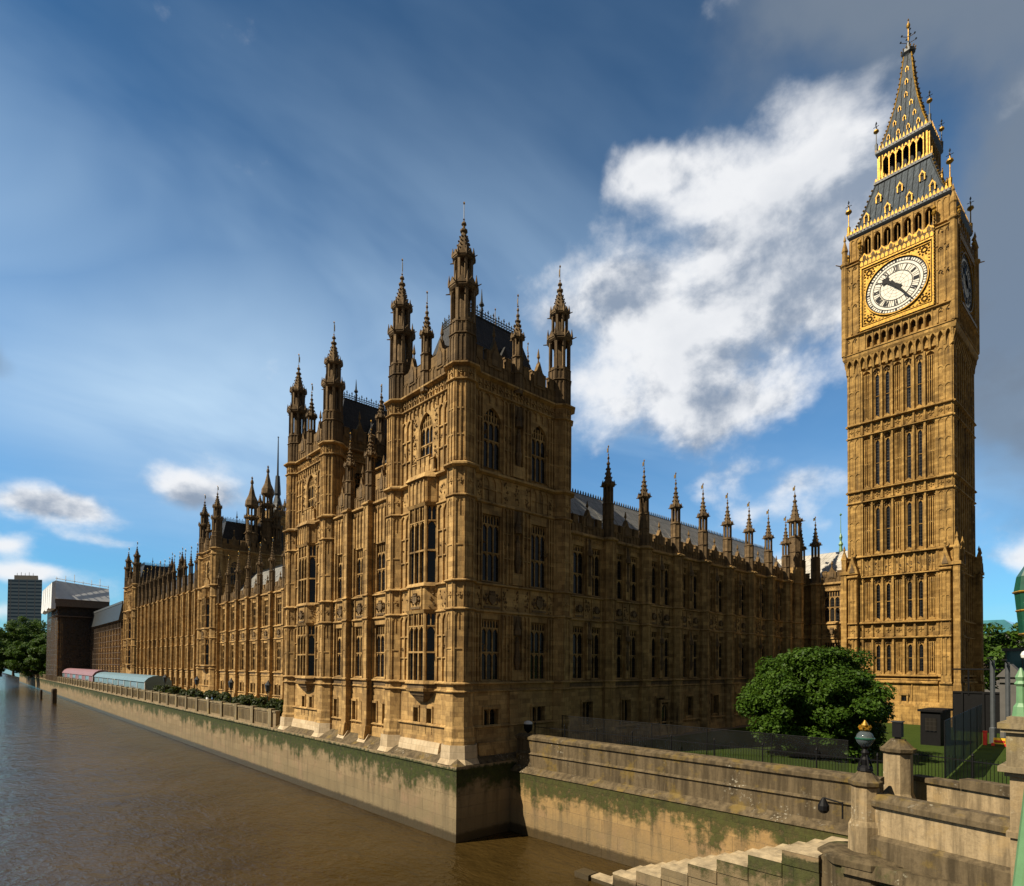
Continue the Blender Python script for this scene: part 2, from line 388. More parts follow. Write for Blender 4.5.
def lawnmat():
    m, t, b = mat('mown_lawn'); g = t.new('ShaderNodeNewGeometry'); P = g.outputs['Position']
    n = t.noise(P, .5, 5, .6); n2 = t.noise(P, 14, 4, .7)
    c = t.mix(n, (.030, .055, .008), (.065, .095, .016)); c = t.mix(t.ramp(n2, .3, .7, 0, .7), c, (.02, .035, .006))
    t.link(c, b.inputs['Base Color']); b.inputs['Roughness'].default_value = .9; b.inputs['Specular IOR Level'].default_value = .1
    bp = t.new('ShaderNodeBump'); bp.inputs['Distance'].default_value = .04; t.link(n2, bp.inputs['Height']); t.link(bp.outputs[0], b.inputs['Normal'])
    return m


def watermat():
    m, t, b = mat('muddy_river_water'); g = t.new('ShaderNodeNewGeometry'); P = g.outputs['Position']
    n = t.noise(P, .06, 4, .6)
    t.link(t.mix(t.ramp(n, .35, .65), (.034, .021, .0055), (.052, .032, .009)), b.inputs['Base Color'])
    b.inputs['Roughness'].default_value = .07; b.inputs['IOR'].default_value = 1.33; b.inputs['Specular IOR Level'].default_value = .32
    a = t.noise(t.vmul(P, (1.0, .55, 1)), .55, 4, .6, .4); a2 = t.noise(t.vmul(P, (1.3, .8, 1)), 1.9, 4, .6, .3); a3 = t.noise(P, .13, 3, .5)
    h = t.math('ADD', t.math('MULTIPLY', a, .55), t.math('MULTIPLY', a2, .22)); h = t.math('ADD', h, t.math('MULTIPLY', a3, .6))
    bp = t.new('ShaderNodeBump'); bp.inputs['Strength'].default_value = .85; bp.inputs['Distance'].default_value = .6
    t.link(h, bp.inputs['Height']); t.link(bp.outputs[0], b.inputs['Normal'])
    return m


M['lawn'] = lawnmat(); M['water'] = watermat()
M['ground'] = plain('far_ground', (.09, .085, .07), .9, 0, .3, .05)
M['asphalt'] = plain('asphalt', (.05, .05, .05), .9, 0, .25, 1.5)
STONE = ['stone', 'glass', 'gold', 'carved', 'slate', 'iron', 'plinth', 'weathered']       # shared slot order of the palace meshes


# ------------------------------------------------------------------ mesh kit
STONE_OK = True


class Fr:
    """a facade frame: u along the wall, n outwards, z up"""
    def __init__(s, o, u, n):
        s.o, s.u, s.n = o, u, n
        s.flip = (u[0] * n[1] - u[1] * n[0]) < 0
    def p(s, u, n, z):
        return (s.o[0] + s.u[0] * u + s.n[0] * n, s.o[1] + s.u[1] * u + s.n[1] * n, z)


def FE(x): return Fr((x, 0), (0, 1), (-1, 0))       # wall facing the river, u = y
def FN(y): return Fr((0, y), (1, 0), (0, -1))       # wall facing the bridge, u = x
def FW(x): return Fr((x, 0), (0, 1), (1, 0))
def FS(y): return Fr((0, y), (1, 0), (0, 1))


def Fline(a, b):
    """frame along the ground line a -> b, n to its right hand side"""
    d = Vector((b[0] - a[0], b[1] - a[1])); L = d.length; d /= L
    return Fr(a, (d.x, d.y), (d.y, -d.x)), L


class MB:
    def __init__(s): s.v, s.f, s.mi = [], [], []
    def face(s, pts, m=0, flip=False):
        i = len(s.v); s.v += pts; k = list(range(i, i + len(pts)))
        s.f.append(k[::-1] if flip else k); s.mi.append(m)
    def hexa(s, P, m=0, flip=False):
        i = len(s.v); s.v += P
        for q in ((0, 3, 2, 1), (4, 5, 6, 7), (0, 1, 5, 4), (1, 2, 6, 5), (2, 3, 7, 6), (3, 0, 4, 7)):
            k = [i + a for a in q]; s.f.append(k[::-1] if flip else k); s.mi.append(m)
    def box(s, fr, u0, u1, n0, n1, z0, z1, m=0):
        p = fr.p
        s.hexa([p(u0, n0, z0), p(u1, n0, z0), p(u1, n1, z0), p(u0, n1, z0), p(u0, n0, z1), p(u1, n0, z1), p(u1, n1, z1), p(u0, n1, z1)], m, fr.flip)
    def wbox(s, x0, x1, y0, y1, z0, z1, m=0):
        s.box(Fr((0, 0), (1, 0), (0, 1)), x0, x1, y0, y1, z0, z1, m)
    def wedge(s, fr, u0, u1, n0, n1a, n1b, z0, z1, m=0):
        """box whose outer face runs from n1a at the bottom to n1b at the top"""
        p = fr.p
        s.hexa([p(u0, n0, z0), p(u1, n0, z0), p(u1, n1a, z0), p(u0, n1a, z0), p(u0, n0, z1), p(u1, n0, z1), p(u1, n1b, z1), p(u0, n1b, z1)], m, fr.flip)
    def extr(s, fr, uz, n0, n1, m=0):
        """polygon in (u,z), counter-clockwise, extruded along n"""
        A = [fr.p(u, n0, z) for u, z in uz]; B = [fr.p(u, n1, z) for u, z in uz]; k = len(uz)
        s.face(A, m, fr.flip); s.face(B[::-1], m, fr.flip)
        for i in range(k):
            j = (i + 1) % k
            s.face([A[i], B[i], B[j], A[j]], m, fr.flip)
    def lathe(s, cx, cy, prof, seg=8, rot=None, m=0, caps=True):
        if rot is None: rot = pi / seg
        i0 = len(s.v)
        for r, z in prof:
            for k in range(seg):
                a = rot + 2 * pi * k / seg
                s.v.append((cx + r * cos(a), cy + r * sin(a), z))
        for j in range(len(prof) - 1):
            for k in range(seg):
                k2 = (k + 1) % seg
                s.f.append([i0 + j * seg + k, i0 + j * seg + k2, i0 + (j + 1) * seg + k2, i0 + (j + 1) * seg + k]); s.mi.append(m)
        if caps:
            s.f.append([i0 + k for k in range(seg)][::-1]); s.mi.append(m)
            t = i0 + (len(prof) - 1) * seg
            s.f.append([t + k for k in range(seg)]); s.mi.append(m)
    def tube(s, a, b, ra, rb=None, seg=6, m=0):
        if rb is None: rb = ra
        a, b = Vector(a), Vector(b); d = (b - a).normalized()
        x = d.cross(Vector((0, 0, 1)) if abs(d.z) < .9 else Vector((1, 0, 0))).normalized(); y = d.cross(x)
        i0 = len(s.v)
        for c, r in ((a, ra), (b, rb)):
            for k in range(seg):
                q = c + (x * cos(2 * pi * k / seg) + y * sin(2 * pi * k / seg)) * r
                s.v.append(tuple(q))
        for k in range(seg):
            k2 = (k + 1) % seg
            s.f.append([i0 + k, i0 + k2, i0 + seg + k2, i0 + seg + k]); s.mi.append(m)
        s.f.append([i0 + k for k in range(seg)][::-1]); s.mi.append(m)
        s.f.append([i0 + seg + k for k in range(seg)]); s.mi.append(m)
    def octa(s, c, rx, ry, rz, m=0):
        i = len(s.v); x, y, z = c
        s.v += [(x + rx, y, z), (x, y + ry, z), (x - rx, y, z), (x, y - ry, z), (x, y, z + rz), (x, y, z - rz)]
        for a, b in ((0, 1), (1, 2), (2, 3), (3, 0)):
            s.f += [[i + a, i + b, i + 4], [i + b, i + a, i + 5]]; s.mi += [m, m]
    def frust(s, x0, x1, y0, y1, z0, X0, X1, Y0, Y1, z1, m=0):
        s.hexa([(x0, y0, z0), (x1, y0, z0), (x1, y1, z0), (x0, y1, z0), (X0, Y0, z1), (X1, Y0, z1), (X1, Y1, z1), (X0, Y1, z1)], m)
    def mesh(s, name, mats, org=(0, 0, 0)):
        me = bpy.data.meshes.new(name)
        v = np.array(s.v, dtype=float) - np.array(org)
        me.from_pydata(v.tolist(), [], s.f)
        for k in mats: me.materials.append(M[k])
        me.polygons.foreach_set('material_index', s.mi)
        me.update()
        return me


WL = {}


def link(o, world, parent=None, rotz=0):
    COL.objects.link(o); WL[o.name] = Vector(world)
    if parent is not None:
        o.parent = parent; o.location = Vector(world) - WL[parent.name]
    else: o.location = world
    o.rotation_euler = (0, 0, rotz)
    return o


def put(name, mb, mats, parent=None, org=None):
    """one mesh object from a builder that holds world coordinates"""
    if org is None: org = tuple(WL[parent.name]) if parent is not None else tuple(np.array([min(c) for c in zip(*mb.v)]) * .5 + np.array([max(c) for c in zip(*mb.v)]) * .5)[:2] + (min(v[2] for v in mb.v),)
    return link(bpy.data.objects.new(name, mb.mesh(name, mats, org)), org, parent)


def inst(name, me, world, parent, rotz=0):
    return link(bpy.data.objects.new(name, me), world, parent, rotz)


def tag(o, label, cat, group=None, kind=None):
    o['label'] = label; o['category'] = cat
    if group: o['group'] = group
    if kind: o['kind'] = kind
    return o


def root(name, loc, label, cat, group=None):
    return tag(link(bpy.data.objects.new(name, None), loc), label, cat, group)


def struct(name, mb, mats, kind='structure'):
    o = put(name, mb, mats); o['kind'] = kind; return o


def tree_copy(o, loc, label):
    c = o.copy(); c['label'] = label; COL.objects.link(c); c.location = loc; WL[c.name] = Vector(loc)
    for ch in list(o.children):
        d = ch.copy(); COL.objects.link(d); d.parent = c
    return c


# ------------------------------------------------------------------ gothic kit
def wall(m, fr, u0, u1, z0, z1, holes=(), thick=.55, mt=0, n=0.0):
    """flat wall with rectangular openings, in butted vertical strips"""
    us = sorted({u0, u1} | {a for h in holes for a in h[:2] if u0 < a < u1})
    for a, b in zip(us[:-1], us[1:]):
        c = (a + b) / 2
        hz = sorted((h[2], h[3]) for h in holes if h[0] < c < h[1])
        z = z0
        for h0, h1 in hz:
            if h0 > z: m.box(fr, a, b, n - thick, n, z, h0, mt)
            z = max(z, h1)
        if z < z1: m.box(fr, a, b, n - thick, n, z, z1, mt)


def string(m, fr, u0, u1, z, h=.24, pr=.16, mt=0, n=0.0):
    pr *= 1.35
    """moulded string course: weathered slope over a fillet"""
    m.wedge(fr, u0, u1, n - .01, n + pr, n + .02, z + h * .55, z + h, mt)
    m.box(fr, u0, u1, n - .01, n + pr, z + h * .25, z + h * .55, mt)
    m.wedge(fr, u0, u1, n - .01, n + .03, n + pr * .8, z, z + h * .25, mt)


def arch(m, fr, u0, u1, zs, zt, n0, n1, mt=0, seg=4, point=1.0):
    """the two spandrels that turn a rectangular head into a pointed arch"""
    uc = (u0 + u1) / 2; w = (u1 - u0) / 2
    for sgn in (-1, 1):
        e = uc + sgn * w
        cv = []
        for i in range(seg + 1):
            t = i / seg
            x = (1 - t) ** 2 * w + 2 * (1 - t) * t * w * .93 + 0
            zz = (1 - t) ** 2 * zs + 2 * (1 - t) * t * (zs + (zt - zs) * .72) + t * t * zt
            cv.append((uc + sgn * x, zz))
        poly = cv + [(e, zt)]
        if sgn > 0: poly = poly[::1]
        else: poly = poly[::-1]
        m.extr(fr, poly, n0, n1, mt)


def panel(m, fr, u0, u1, z0, z1, cols=1, n=0.0, pr=.07, rib=.09, head=True, mt=0, mid=None):
    """blind tracery: ribs, cusped heads and an optional cross rib"""
    w = (u1 - u0) / cols
    for i in range(cols + 1):
        c = u0 + i * w
        a, b = c - rib / 2, c + rib / 2
        if i == 0: a, b = u0, u0 + rib
        if i == cols: a, b = u1 - rib, u1
        m.box(fr, a, b, n - .01, n + pr, z0, z1, mt)
    for i in range(cols):
        a, b = u0 + i * w + rib * .5, u0 + (i + 1) * w - rib * .5
        if head:
            hh = min((z1 - z0) * .35, (b - a) * .8 + .05)
            arch(m, fr, a, b, z1 - hh, z1 - .001, n - .01, n + pr * .85, mt, 3)
        if mid:
            for zm in mid: m.box(fr, a, b, n - .01, n + pr * .8, zm - .05, zm + .05, mt)


def quatre(m, fr, u0, u1, z0, z1, n=0.0, pr=.09, mt=0, step=None):
    """band of square panels each with a raised diamond boss"""
    h = z1 - z0; step = step or h
    k = max(1, round((u1 - u0) / step)); w = (u1 - u0) / k
    for i in range(k):
        a = u0 + i * w
        m.box(fr, a, a + .07, n - .01, n + pr, z0, z1, mt)
        c, zc, r = a + w / 2 + .03, (z0 + z1) / 2, min(w, h) * .36
        for q in range(4):
            an = q * pi / 2
            cu, cz = c + cos(an) * r * .62, zc + sin(an) * r * .62
            m.extr(fr, [(cu - r * .36, cz), (cu, cz - r * .36), (cu + r * .36, cz), (cu, cz + r * .36)], n - .01, n + pr, mt)
        m.extr(fr, [(c - r * .25, zc), (c, zc - r * .25), (c + r * .25, zc), (c, zc + r * .25)], n - .01, n + pr * 1.5, mt)
    m.box(fr, u1 - .07, u1, n - .01, n + pr, z0, z1, mt)


def arms(m, fr, u0, u1, z0, z1, n=0.0, mt=3, seed=0):
    """carved heraldic panel: crowned shield between two rearing supporters, scroll under it"""
    rn = random.Random(seed); c = (u0 + u1) / 2; w = u1 - u0; h = z1 - z0
    m.box(fr, u0, u0 + .08, n - .01, n + .1, z0, z1, 0); m.box(fr, u1 - .08, u1, n - .01, n + .1, z0, z1, 0)
    s = min(w * .16, h * .24)
    zc = z0 + h * .42
    m.extr(fr, [(c - s, zc + s), (c - s, zc - s * .3), (c, zc - s * 1.2), (c + s, zc - s * .3), (c + s, zc + s)], n - .01, n + .16, mt)
    m.box(fr, c - s * .8, c + s * .8, n - .01, n + .2, zc + s * 1.1, zc + s * 1.45, mt)
    for k in (-1, 0, 1): m.extr(fr, [(c + k * s * .6 - s * .2, zc + s * 1.45), (c + k * s * .6 + s * .2, zc + s * 1.45), (c + k * s * .6, zc + s * 2.0)], n - .01, n + .18, mt)
    for sg in (-1, 1):
        def q(du, dz, ru, rz, d):
            p = fr.p(c + sg * du, n + .03, zc + dz)
            ax = abs(fr.u[0]) > .5
            m.octa(p, ru if ax else d, d if ax else ru, rz, mt)
        q(s * 1.75, -s * .1, s * .42, s * .95, .17); q(s * 1.6, s * 1.05, s * .38, s * .42, .2); q(s * 1.25, s * .35, s * .45, s * .2, .16)
        q(s * 1.4, -s * .95, s * .5, s * .22, .16); q(s * 2.35, s * .1, s * .2, s * .75, .12)
    m.box(fr, c - w * .38, c + w * .38, n - .01, n + .1, z0 + .06, z0 + h * .13, mt)


def relief(m, fr, u0, u1, z0, z1, n=0.0, mt=3, seed=0, cnt=14):
    rn = random.Random(seed)
    ax = abs(fr.u[0]) > .5
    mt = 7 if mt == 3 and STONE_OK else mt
    for _ in range(cnt * 2):
        p = fr.p(rn.uniform(u0 + .06, u1 - .06), n + .01, rn.uniform(z0 + .08, z1 - .08)); r = rn.uniform(.05, .12); d = rn.uniform(.06, .13)
        m.octa(p, r if ax else d, d if ax else r, rn.uniform(.06, .17), mt)


def statue(m, fr, u, n, z, h=1.6, mt=3):
    p = fr.p(u, n, z)
    m.lathe(p[0], p[1], [(.22, z), (.24, z + h * .1), (.17, z + h * .45), (.22, z + h * .72), (.1, z + h * .82), (.12, z + h * .9), (.07, z + h)], 6, m=mt)


def niche(m, fr, uc, w, z0, z1, n=0.0, seed=0):
    """projecting pier with a canopied statue"""
    m.box(fr, uc - w / 2, uc - w / 2 + .13, n - .01, n + .26, z0, z1); m.box(fr, uc + w / 2 - .13, uc + w / 2, n - .01, n + .26, z0, z1)
    h = z1 - z0
    a, b = uc - w / 2 + .13, uc + w / 2 - .13
    m.box(fr, a, b, n - .01, n + .22, z0, z0 + h * .16)
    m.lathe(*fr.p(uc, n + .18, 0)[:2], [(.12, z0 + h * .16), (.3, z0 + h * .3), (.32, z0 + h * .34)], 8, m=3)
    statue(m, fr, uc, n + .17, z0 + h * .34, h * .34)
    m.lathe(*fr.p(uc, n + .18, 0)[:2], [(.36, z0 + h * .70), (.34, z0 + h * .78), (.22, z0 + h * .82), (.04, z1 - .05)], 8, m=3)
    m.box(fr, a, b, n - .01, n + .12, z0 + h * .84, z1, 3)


def crown_ring(m, cx, cy, r, z, h, k=8, mt=0):
    """ring of small gablets and crockets round a turret head"""
    for i in range(k):
        a = 2 * pi * i / k + pi / k
        x, y = cx + r * cos(a), cy + r * sin(a)
        m.lathe(x, y, [(.10, z - h * .25), (.11, z + h * .15), (.015, z + h)], 4, m=mt)
        a += pi / k
        x, y = cx + r * .93 * cos(a), cy + r * .93 * sin(a)
        t = (-sin(a), cos(a)); w = r * .36
        fr = Fr((x, y), t, (cos(a), sin(a)))
        m.extr(fr, [(-w, z - h * .15), (w, z - h * .15), (0, z + h * .65)], -.06, .05, mt)
    for i in range(0, k, 2):      # gargoyles
        a = 2 * pi * i / k + pi / k
        m.tube((cx + r * cos(a), cy + r * sin(a), z - h * .2), (cx + r * 1.38 * cos(a), cy + r * 1.38 * sin(a), z - h * .1), .07, .04, 4, mt)


def spire(m, cx, cy, r, z0, z1, mt=0, crk=5, vane=1.3):
    H = z1 - z0
    m.lathe(cx, cy, [(r, z0), (r * .62, z0 + H * .3), (r * .30, z0 + H * .62), (r * .26, z0 + H * .66), (r * .42, z0 + H * .70), (r * .42, z0 + H * .74), (r * .16, z0 + H * .78),
                     (r * .14, z0 + H * .86), (r * .30, z0 + H * .90), (r * .22, z0 + H * .95), (.02, z1)], 8, m=mt)
    for j in range(crk):
        t = (j + .4) / crk * .62
        rr = r * (1 - t * 1.13)
        for i in range(8):
            a = 2 * pi * i / 8 + pi / 8
            m.octa((cx + (rr + .04) * cos(a), cy + (rr + .04) * sin(a), z0 + H * t), .085, .085, .11, mt)
    if vane:
        m.tube((cx, cy, z1 - .05), (cx, cy, z1 + vane), .03, .025, 5, 5)
        m.box(Fr((cx, cy), (.6, .8), (-.8, .6)), (.03), .5, -.02, .02, z1 + vane * .5, z1 + vane * .95, 2)
        m.octa((cx, cy, z1 + vane), .1, .1, .16, 2); m.octa((cx, cy, z1 + .1), .1, .1, .12, 2)


def lantern(m, cx, cy, r, z0, z1, k=8, core=0.0, rib=.12):
    """open stage: slim shafts at the corners, arched heads"""
    for i in range(k):
        a = 2 * pi * i / k + pi / k
        m.lathe(cx + (r - rib) * cos(a), cy + (r - rib) * sin(a), [(rib, z0), (rib, z1)], 4, a + pi / 4)
        am = a + pi / k
        ap = (r - rib * .6) * cos(pi / k)
        fr = Fr((cx + ap * cos(am), cy + ap * sin(am)), (-sin(am), cos(am)), (cos(am), sin(am)))
        w = r * math.tan(pi / k) * .86
        arch(m, fr, -w, w, z1 - (z1 - z0) * .22, z1, -.1, .02, 0, 3)
        m.box(fr, -w, w, -.1, .02, z0, z0 + (z1 - z0) * .10)
    if core: m.lathe(cx, cy, [(core, z0), (core, z1)], k, m=3)


def octring(m, cx, cy, r, z, h=.24, pr=.14, mt=0):
    pr *= 1.25
    m.lathe(cx, cy, [(r - .05, z), (r + pr * .8, z + h * .25), (r + pr, z + h * .3), (r + pr, z + h * .55), (r - .05, z + h)], 8, m=mt)


def octface(cx, cy, r, k):
    a = k * pi / 4; ap = r * cos(pi / 8)
    return Fr((cx + ap * cos(a), cy + ap * sin(a)), (-sin(a), cos(a)), (cos(a), sin(a))), r * sin(pi / 8)


ZL = dict(s0=10.9, s1=11.5, A0=11.75, A1=17.0, b0=17.25, b1=19.35, B0=19.62, B1=25.2, f0=25.85, f1=28.15)


def corner_turret(cx, cy, zb, dz=0.0, hi=True, face=(2, 3, 4, 5, 6), lite=False, r=1.12):
    """full-height octagonal turret with open lantern and crocketed spire"""
    m = MB(); L = lambda z: z + dz
    m.lathe(cx, cy, [(r + .18, zb), (r + .18, zb + 1.1), (r + .08, zb + 1.3), (r + .08, zb + 2.0), (r, zb + 2.2), (r, L(36.0))], 8)
    for z, h, pr in ((10.9, .25, .14), (11.5, .28, .2), (17.2, .26, .16), (19.35, .28, .2), (25.85, .26, .16), (28.1, .5, .3), (34.7, .28, .18), (35.8, .45, .32)):
        octring(m, cx, cy, r, L(z), h, pr)
    for k in face:
        fr, w = octface(cx, cy, r, k)
        for z0, z1, mid in ((11.8, 17.1, (14.3,)), (19.65, 25.8, (22.2,)), (28.65, 34.65, (30.6, 32.6))):
            if lite: panel(m, fr, -w + .02, w - .02, L(z0), L(z1), 1, 0, .07, .12)
            else:
                m2 = [L(q) for q in mid]
                panel(m, fr, -w + .02, w - .02, L(z0), L(z1), 1 if z0 < 28 else 2, 0, .075, .11, True, 0, m2)
                if z0 < 28: panel(m, fr, -w + .13, w - .13, L(z1 - 1.3), L(z1), 2, 0, .05, .06)
        if not lite:
            quatre(m, fr, -w + .06, w - .06, L(17.5), L(19.3), 0, .07, step=2)
            quatre(m, fr, -w + .06, w - .06, L(26.15), L(28.05), 0, .07, step=2)
            quatre(m, fr, -w + .1, w - .1, L(35.0), L(35.75), 0, .1)
    r2 = 1.03; k0 = len(m.mi)
    m.lathe(cx, cy, [(r2, L(36.0)), (r2, L(39.35))], 8)
    octring(m, cx, cy, r2, L(38.35), .22, .1); octring(m, cx, cy, r2, L(39.3), .14, .06)
    for k in range(8):
        fr, w = octface(cx, cy, r2, k)
        panel(m, fr, -w + .02, w - .02, L(36.3), L(38.3), 2, 0, .06, .08)
        panel(m, fr, -w + .02, w - .02, L(38.6), L(39.3), 2, 0, .05, .07, False)
    lantern(m, cx, cy, r2 + .02, L(39.4), L(42.0), 8, 0.42, .17)
    m.lathe(cx, cy, [(r2 + .02, L(42.0)), (r2 + .14, L(42.15)), (r2 + .1, L(42.45)), (.85, L(42.7))], 8)
    crown_ring(m, cx, cy, r2 + .12, L(42.4), .75)
    lantern(m, cx, cy, .80, L(42.65), L(44.45), 8, .34, .14)
    m.lathe(cx, cy, [(.80, L(44.45)), (.9, L(44.55)), (.86, L(44.75)), (.7, L(44.85))], 8)
    crown_ring(m, cx, cy, .88, L(44.75), .6)
    spire(m, cx, cy, .72, L(44.8), L(47.75), vane=1.4)
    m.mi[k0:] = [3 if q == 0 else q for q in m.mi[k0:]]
    return m


def pinnacle(m, cx, cy, z0, ztip, r=.42, open_=True, vane=.9):
    """slim octagonal parapet pinnacle; z0 where it leaves the parapet"""
    H = ztip - z0; k0 = len(m.mi)
    zl0, zl1 = z0 + H * .42, z0 + H * .62
    m.lathe(cx, cy, [(r, z0), (r, zl0)], 8)
    octring(m, cx, cy, r, z0 + H * .22, .14, .07); octring(m, cx, cy, r, zl0 - .1, .14, .07)
    for k in range(8):
        fr, w = octface(cx, cy, r, k)
        m.box(fr, -w, -w + .07, -.02, .04, z0, zl0)
    lantern(m, cx, cy, r, zl0, zl1, 8, r * .3, r * .17)
    m.lathe(cx, cy, [(r, zl1), (r * 1.22, zl1 + .1), (r * 1.15, zl1 + .28), (r * .7, zl1 + .4)], 8)
    crown_ring(m, cx, cy, r * 1.15, zl1 + .2, .42)
    spire(m, cx, cy, r * .82, zl1 + .3, ztip, crk=4, vane=vane)
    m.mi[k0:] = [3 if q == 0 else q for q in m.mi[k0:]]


# ---- windows: local mesh, x along the wall, -y outwards, origin at sill centre
def FL(): return Fr((0, 0), (1, 0), (0, -1))


def window_mesh(w, h, lights=3, arched=False, trans=(.5,), hood=False, trac=.2):
    m = MB(); fr = FL(); hw = w / 2
    m.box(fr, -hw, hw, -.36, -.30, 0, h, 1)                          # glass
    m.wedge(fr, -hw, hw, -.30, .12, -.2, 0, .16, 0)                 # sloped sill
    for a, b in ((-hw, -hw + .12), (hw - .12, hw)): m.box(fr, a, b, -.30, -.06, .16, h)
    lw = (w - .24) / lights
    zt = h - (h * trac if not arched else h * .24)
    for i in range(1, lights):
        c = -hw + .12 + i * lw
        m.box(fr, c - .045, c + .045, -.30, -.19, .16, h - .02)
    for t in trans:
        z = zt * t
        m.box(fr, -hw + .12, hw - .12, -.295, -.16, z - .055, z + .055)
        for i in range(lights):
            a = -hw + .12 + i * lw + .055; b = a + lw - .11
            arch(m, fr, a, b, z - .07 - lw * .45, z - .071, -.295, -.21, 0, 3)
    for i in range(lights):
        a = -hw + .12 + i * lw + .055; b = a + lw - .11
        arch(m, fr, a, b, zt - lw * .55, zt, -.295, -.19, 0, 4)
    if arched:
        arch(m, fr, -hw, hw, h * .70, h, -.34, .0, 0, 7)
        # flowing tracery in the head
        for i in range(lights):
            a = -hw + .12 + i * lw; c = a + lw / 2
            top = h * (.94 if i == lights // 2 else .88)
            m.box(fr, c - .045, c + .045, -.295, -.19, zt - .02, top)
            m.box(fr, a + .02, a + lw - .02, -.295, -.21, zt, zt + .09)
            arch(m, fr, a + .04, c - .04, zt + h * .05, zt + h * .12, -.295, -.21, 0, 3); arch(m, fr, c + .04, a + lw - .04, zt + h * .05, zt + h * .12, -.295, -.21, 0, 3)
    else:
        m.box(fr, -hw + .12, hw - .12, -.295, -.2, zt, zt + .10)
        for i in range(lights):
            a = -hw + .12 + i * lw + .055; b = a + lw - .11; c = (a + b) / 2
            m.box(fr, c - .04, c + .04, -.295, -.2, zt + .1, h)
            for p, q in ((a, c - .04), (c + .04, b)):
                arch(m, fr, p, q, h - .42, h - .02, -.295, -.21, 0, 3)
    if hood:
        m.box(fr, -hw - .18, hw + .18, -.01, .14, h + .02, h + .16)
        m.box(fr, -hw - .18, -hw - .04, -.01, .12, h - .35, h + .02); m.box(fr, hw + .04, hw + .18, -.01, .12, h - .35, h + .02)
    return m.mesh('window', STONE)


def small_window_mesh(w, h, lights=1):
    m = MB(); fr = FL(); hw = w / 2
    m.box(fr, -hw, hw, -.5, -.42, 0, h, 1)
    m.box(fr, -hw - .15, hw + .15, -.02, .12, h + .002, h + .2); m.box(fr, -hw - .15, -hw - .002, -.02, .1, -.1, h); m.box(fr, hw + .002, hw + .15, -.02, .1, -.1, h)
    m.wedge(fr, -hw, hw, -.42, .08, -.2, 0, .12)
    lw = w / lights
    for i in range(lights):
        if i: m.box(fr, -hw + i * lw - .06, -hw + i * lw + .06, -.42, -.15, .12, h)
        arch(m, fr, -hw + i * lw + .06, -hw + (i + 1) * lw - .06, h - lw * .5, h, -.42, -.2, 0, 3)
    return m.mesh('window', STONE)


WM = {}
WM['A3'] = window_mesh(2.1, 4.95, 3, trans=(.55,), trac=.15); WM['B3'] = window_mesh(2.1, 5.45, 3, trans=(.52,), trac=.15)
WM['C3'] = window_mesh(2.0, 5.0, 3, True, trans=(.62,))
WM['A2'] = window_mesh(1.7, 4.95, 2, trans=(.55,), trac=.13); WM['B2'] = window_mesh(1.7, 4.6, 2, trans=(.5,), trac=.13)
WM['R3A'] = window_mesh(2.3, 4.95, 3, trans=(.6,)); WM['R3B'] = window_mesh(2.3, 4.6, 3, trans=(.6,))
WM['L4'] = window_mesh(2.6, 4.6, 4, trans=(.55,))
WM['S1'] = small_window_mesh(.7, 2.0); WM['S2'] = small_window_mesh(1.5, 2.3, 2); WM['S3'] = small_window_mesh(1.1, 2.0, 1)


def put_window(kind, fr, u, z, parent, name='window'):
    rot = math.atan2(fr.u[1], fr.u[0]) if fr.flip else math.atan2(-fr.u[1], -fr.u[0])
    return inst(name, WM[kind], fr.p(u, 0, z), parent, rot)


# ------------------------------------------------------------------ PALACE
PAL = root('gothic_palace', (60, 120, 6.0), 'long honey stone gothic palace with rows of pinnacles standing along the river wall', 'palace')


def parapet(m, fr, u0, u1, z, n=0.0, h=1.6, gable=True):
    """pierced battlement with a stepped gablet in the middle"""
    k0 = len(m.mi)
    m.box(fr, u0, u1, n - .35, n, z, z + h * .55)
    panel(m, fr, u0, u1, z + .05, z + h * .52, max(2, round((u1 - u0) / .5)), n, .06, .07, True)
    k = max(2, round((u1 - u0) / 1.1)); w = (u1 - u0) / k
    for i in range(k):
        a = u0 + i * w + w * .2
        m.box(fr, a, a + w * .6, n - .33, n + .02, z + h * .55, z + h)
        m.wedge(fr, a - .05, a + w * .6 + .05, n - .36, n + .07, n - .1, z + h, z + h + .13)
    if gable:
        c = (u0 + u1) / 2; g = min(.72, (u1 - u0) * .2); h *= .86
        m.extr(fr, [(c - g, z + h * .4), (c + g, z + h * .4), (c + g, z + h * 1.1), (c + g * .5, z + h * 1.25), (c, z + h * 1.75), (c - g * .5, z + h * 1.25), (c - g, z + h * 1.1)], n - .3, n + .09)
        m.extr(fr, [(c - g * .5, z + h * .5), (c + g * .5, z + h * .5), (c + g * .5, z + h), (c, z + h * 1.35), (c - g * .5, z + h)], n + .05, n + .16, 3)
        p = fr.p(c, n - .1, 0)
        m.lathe(p[0], p[1], [(.11, z + h * 1.6), (.05, z + h * 1.9), (.15, z + h * 2.0), (.11, z + h * 2.15), (.02, z + h * 2.45)], 6)
    m.mi[k0:] = [7 if q == 0 else q for q in m.mi[k0:]]


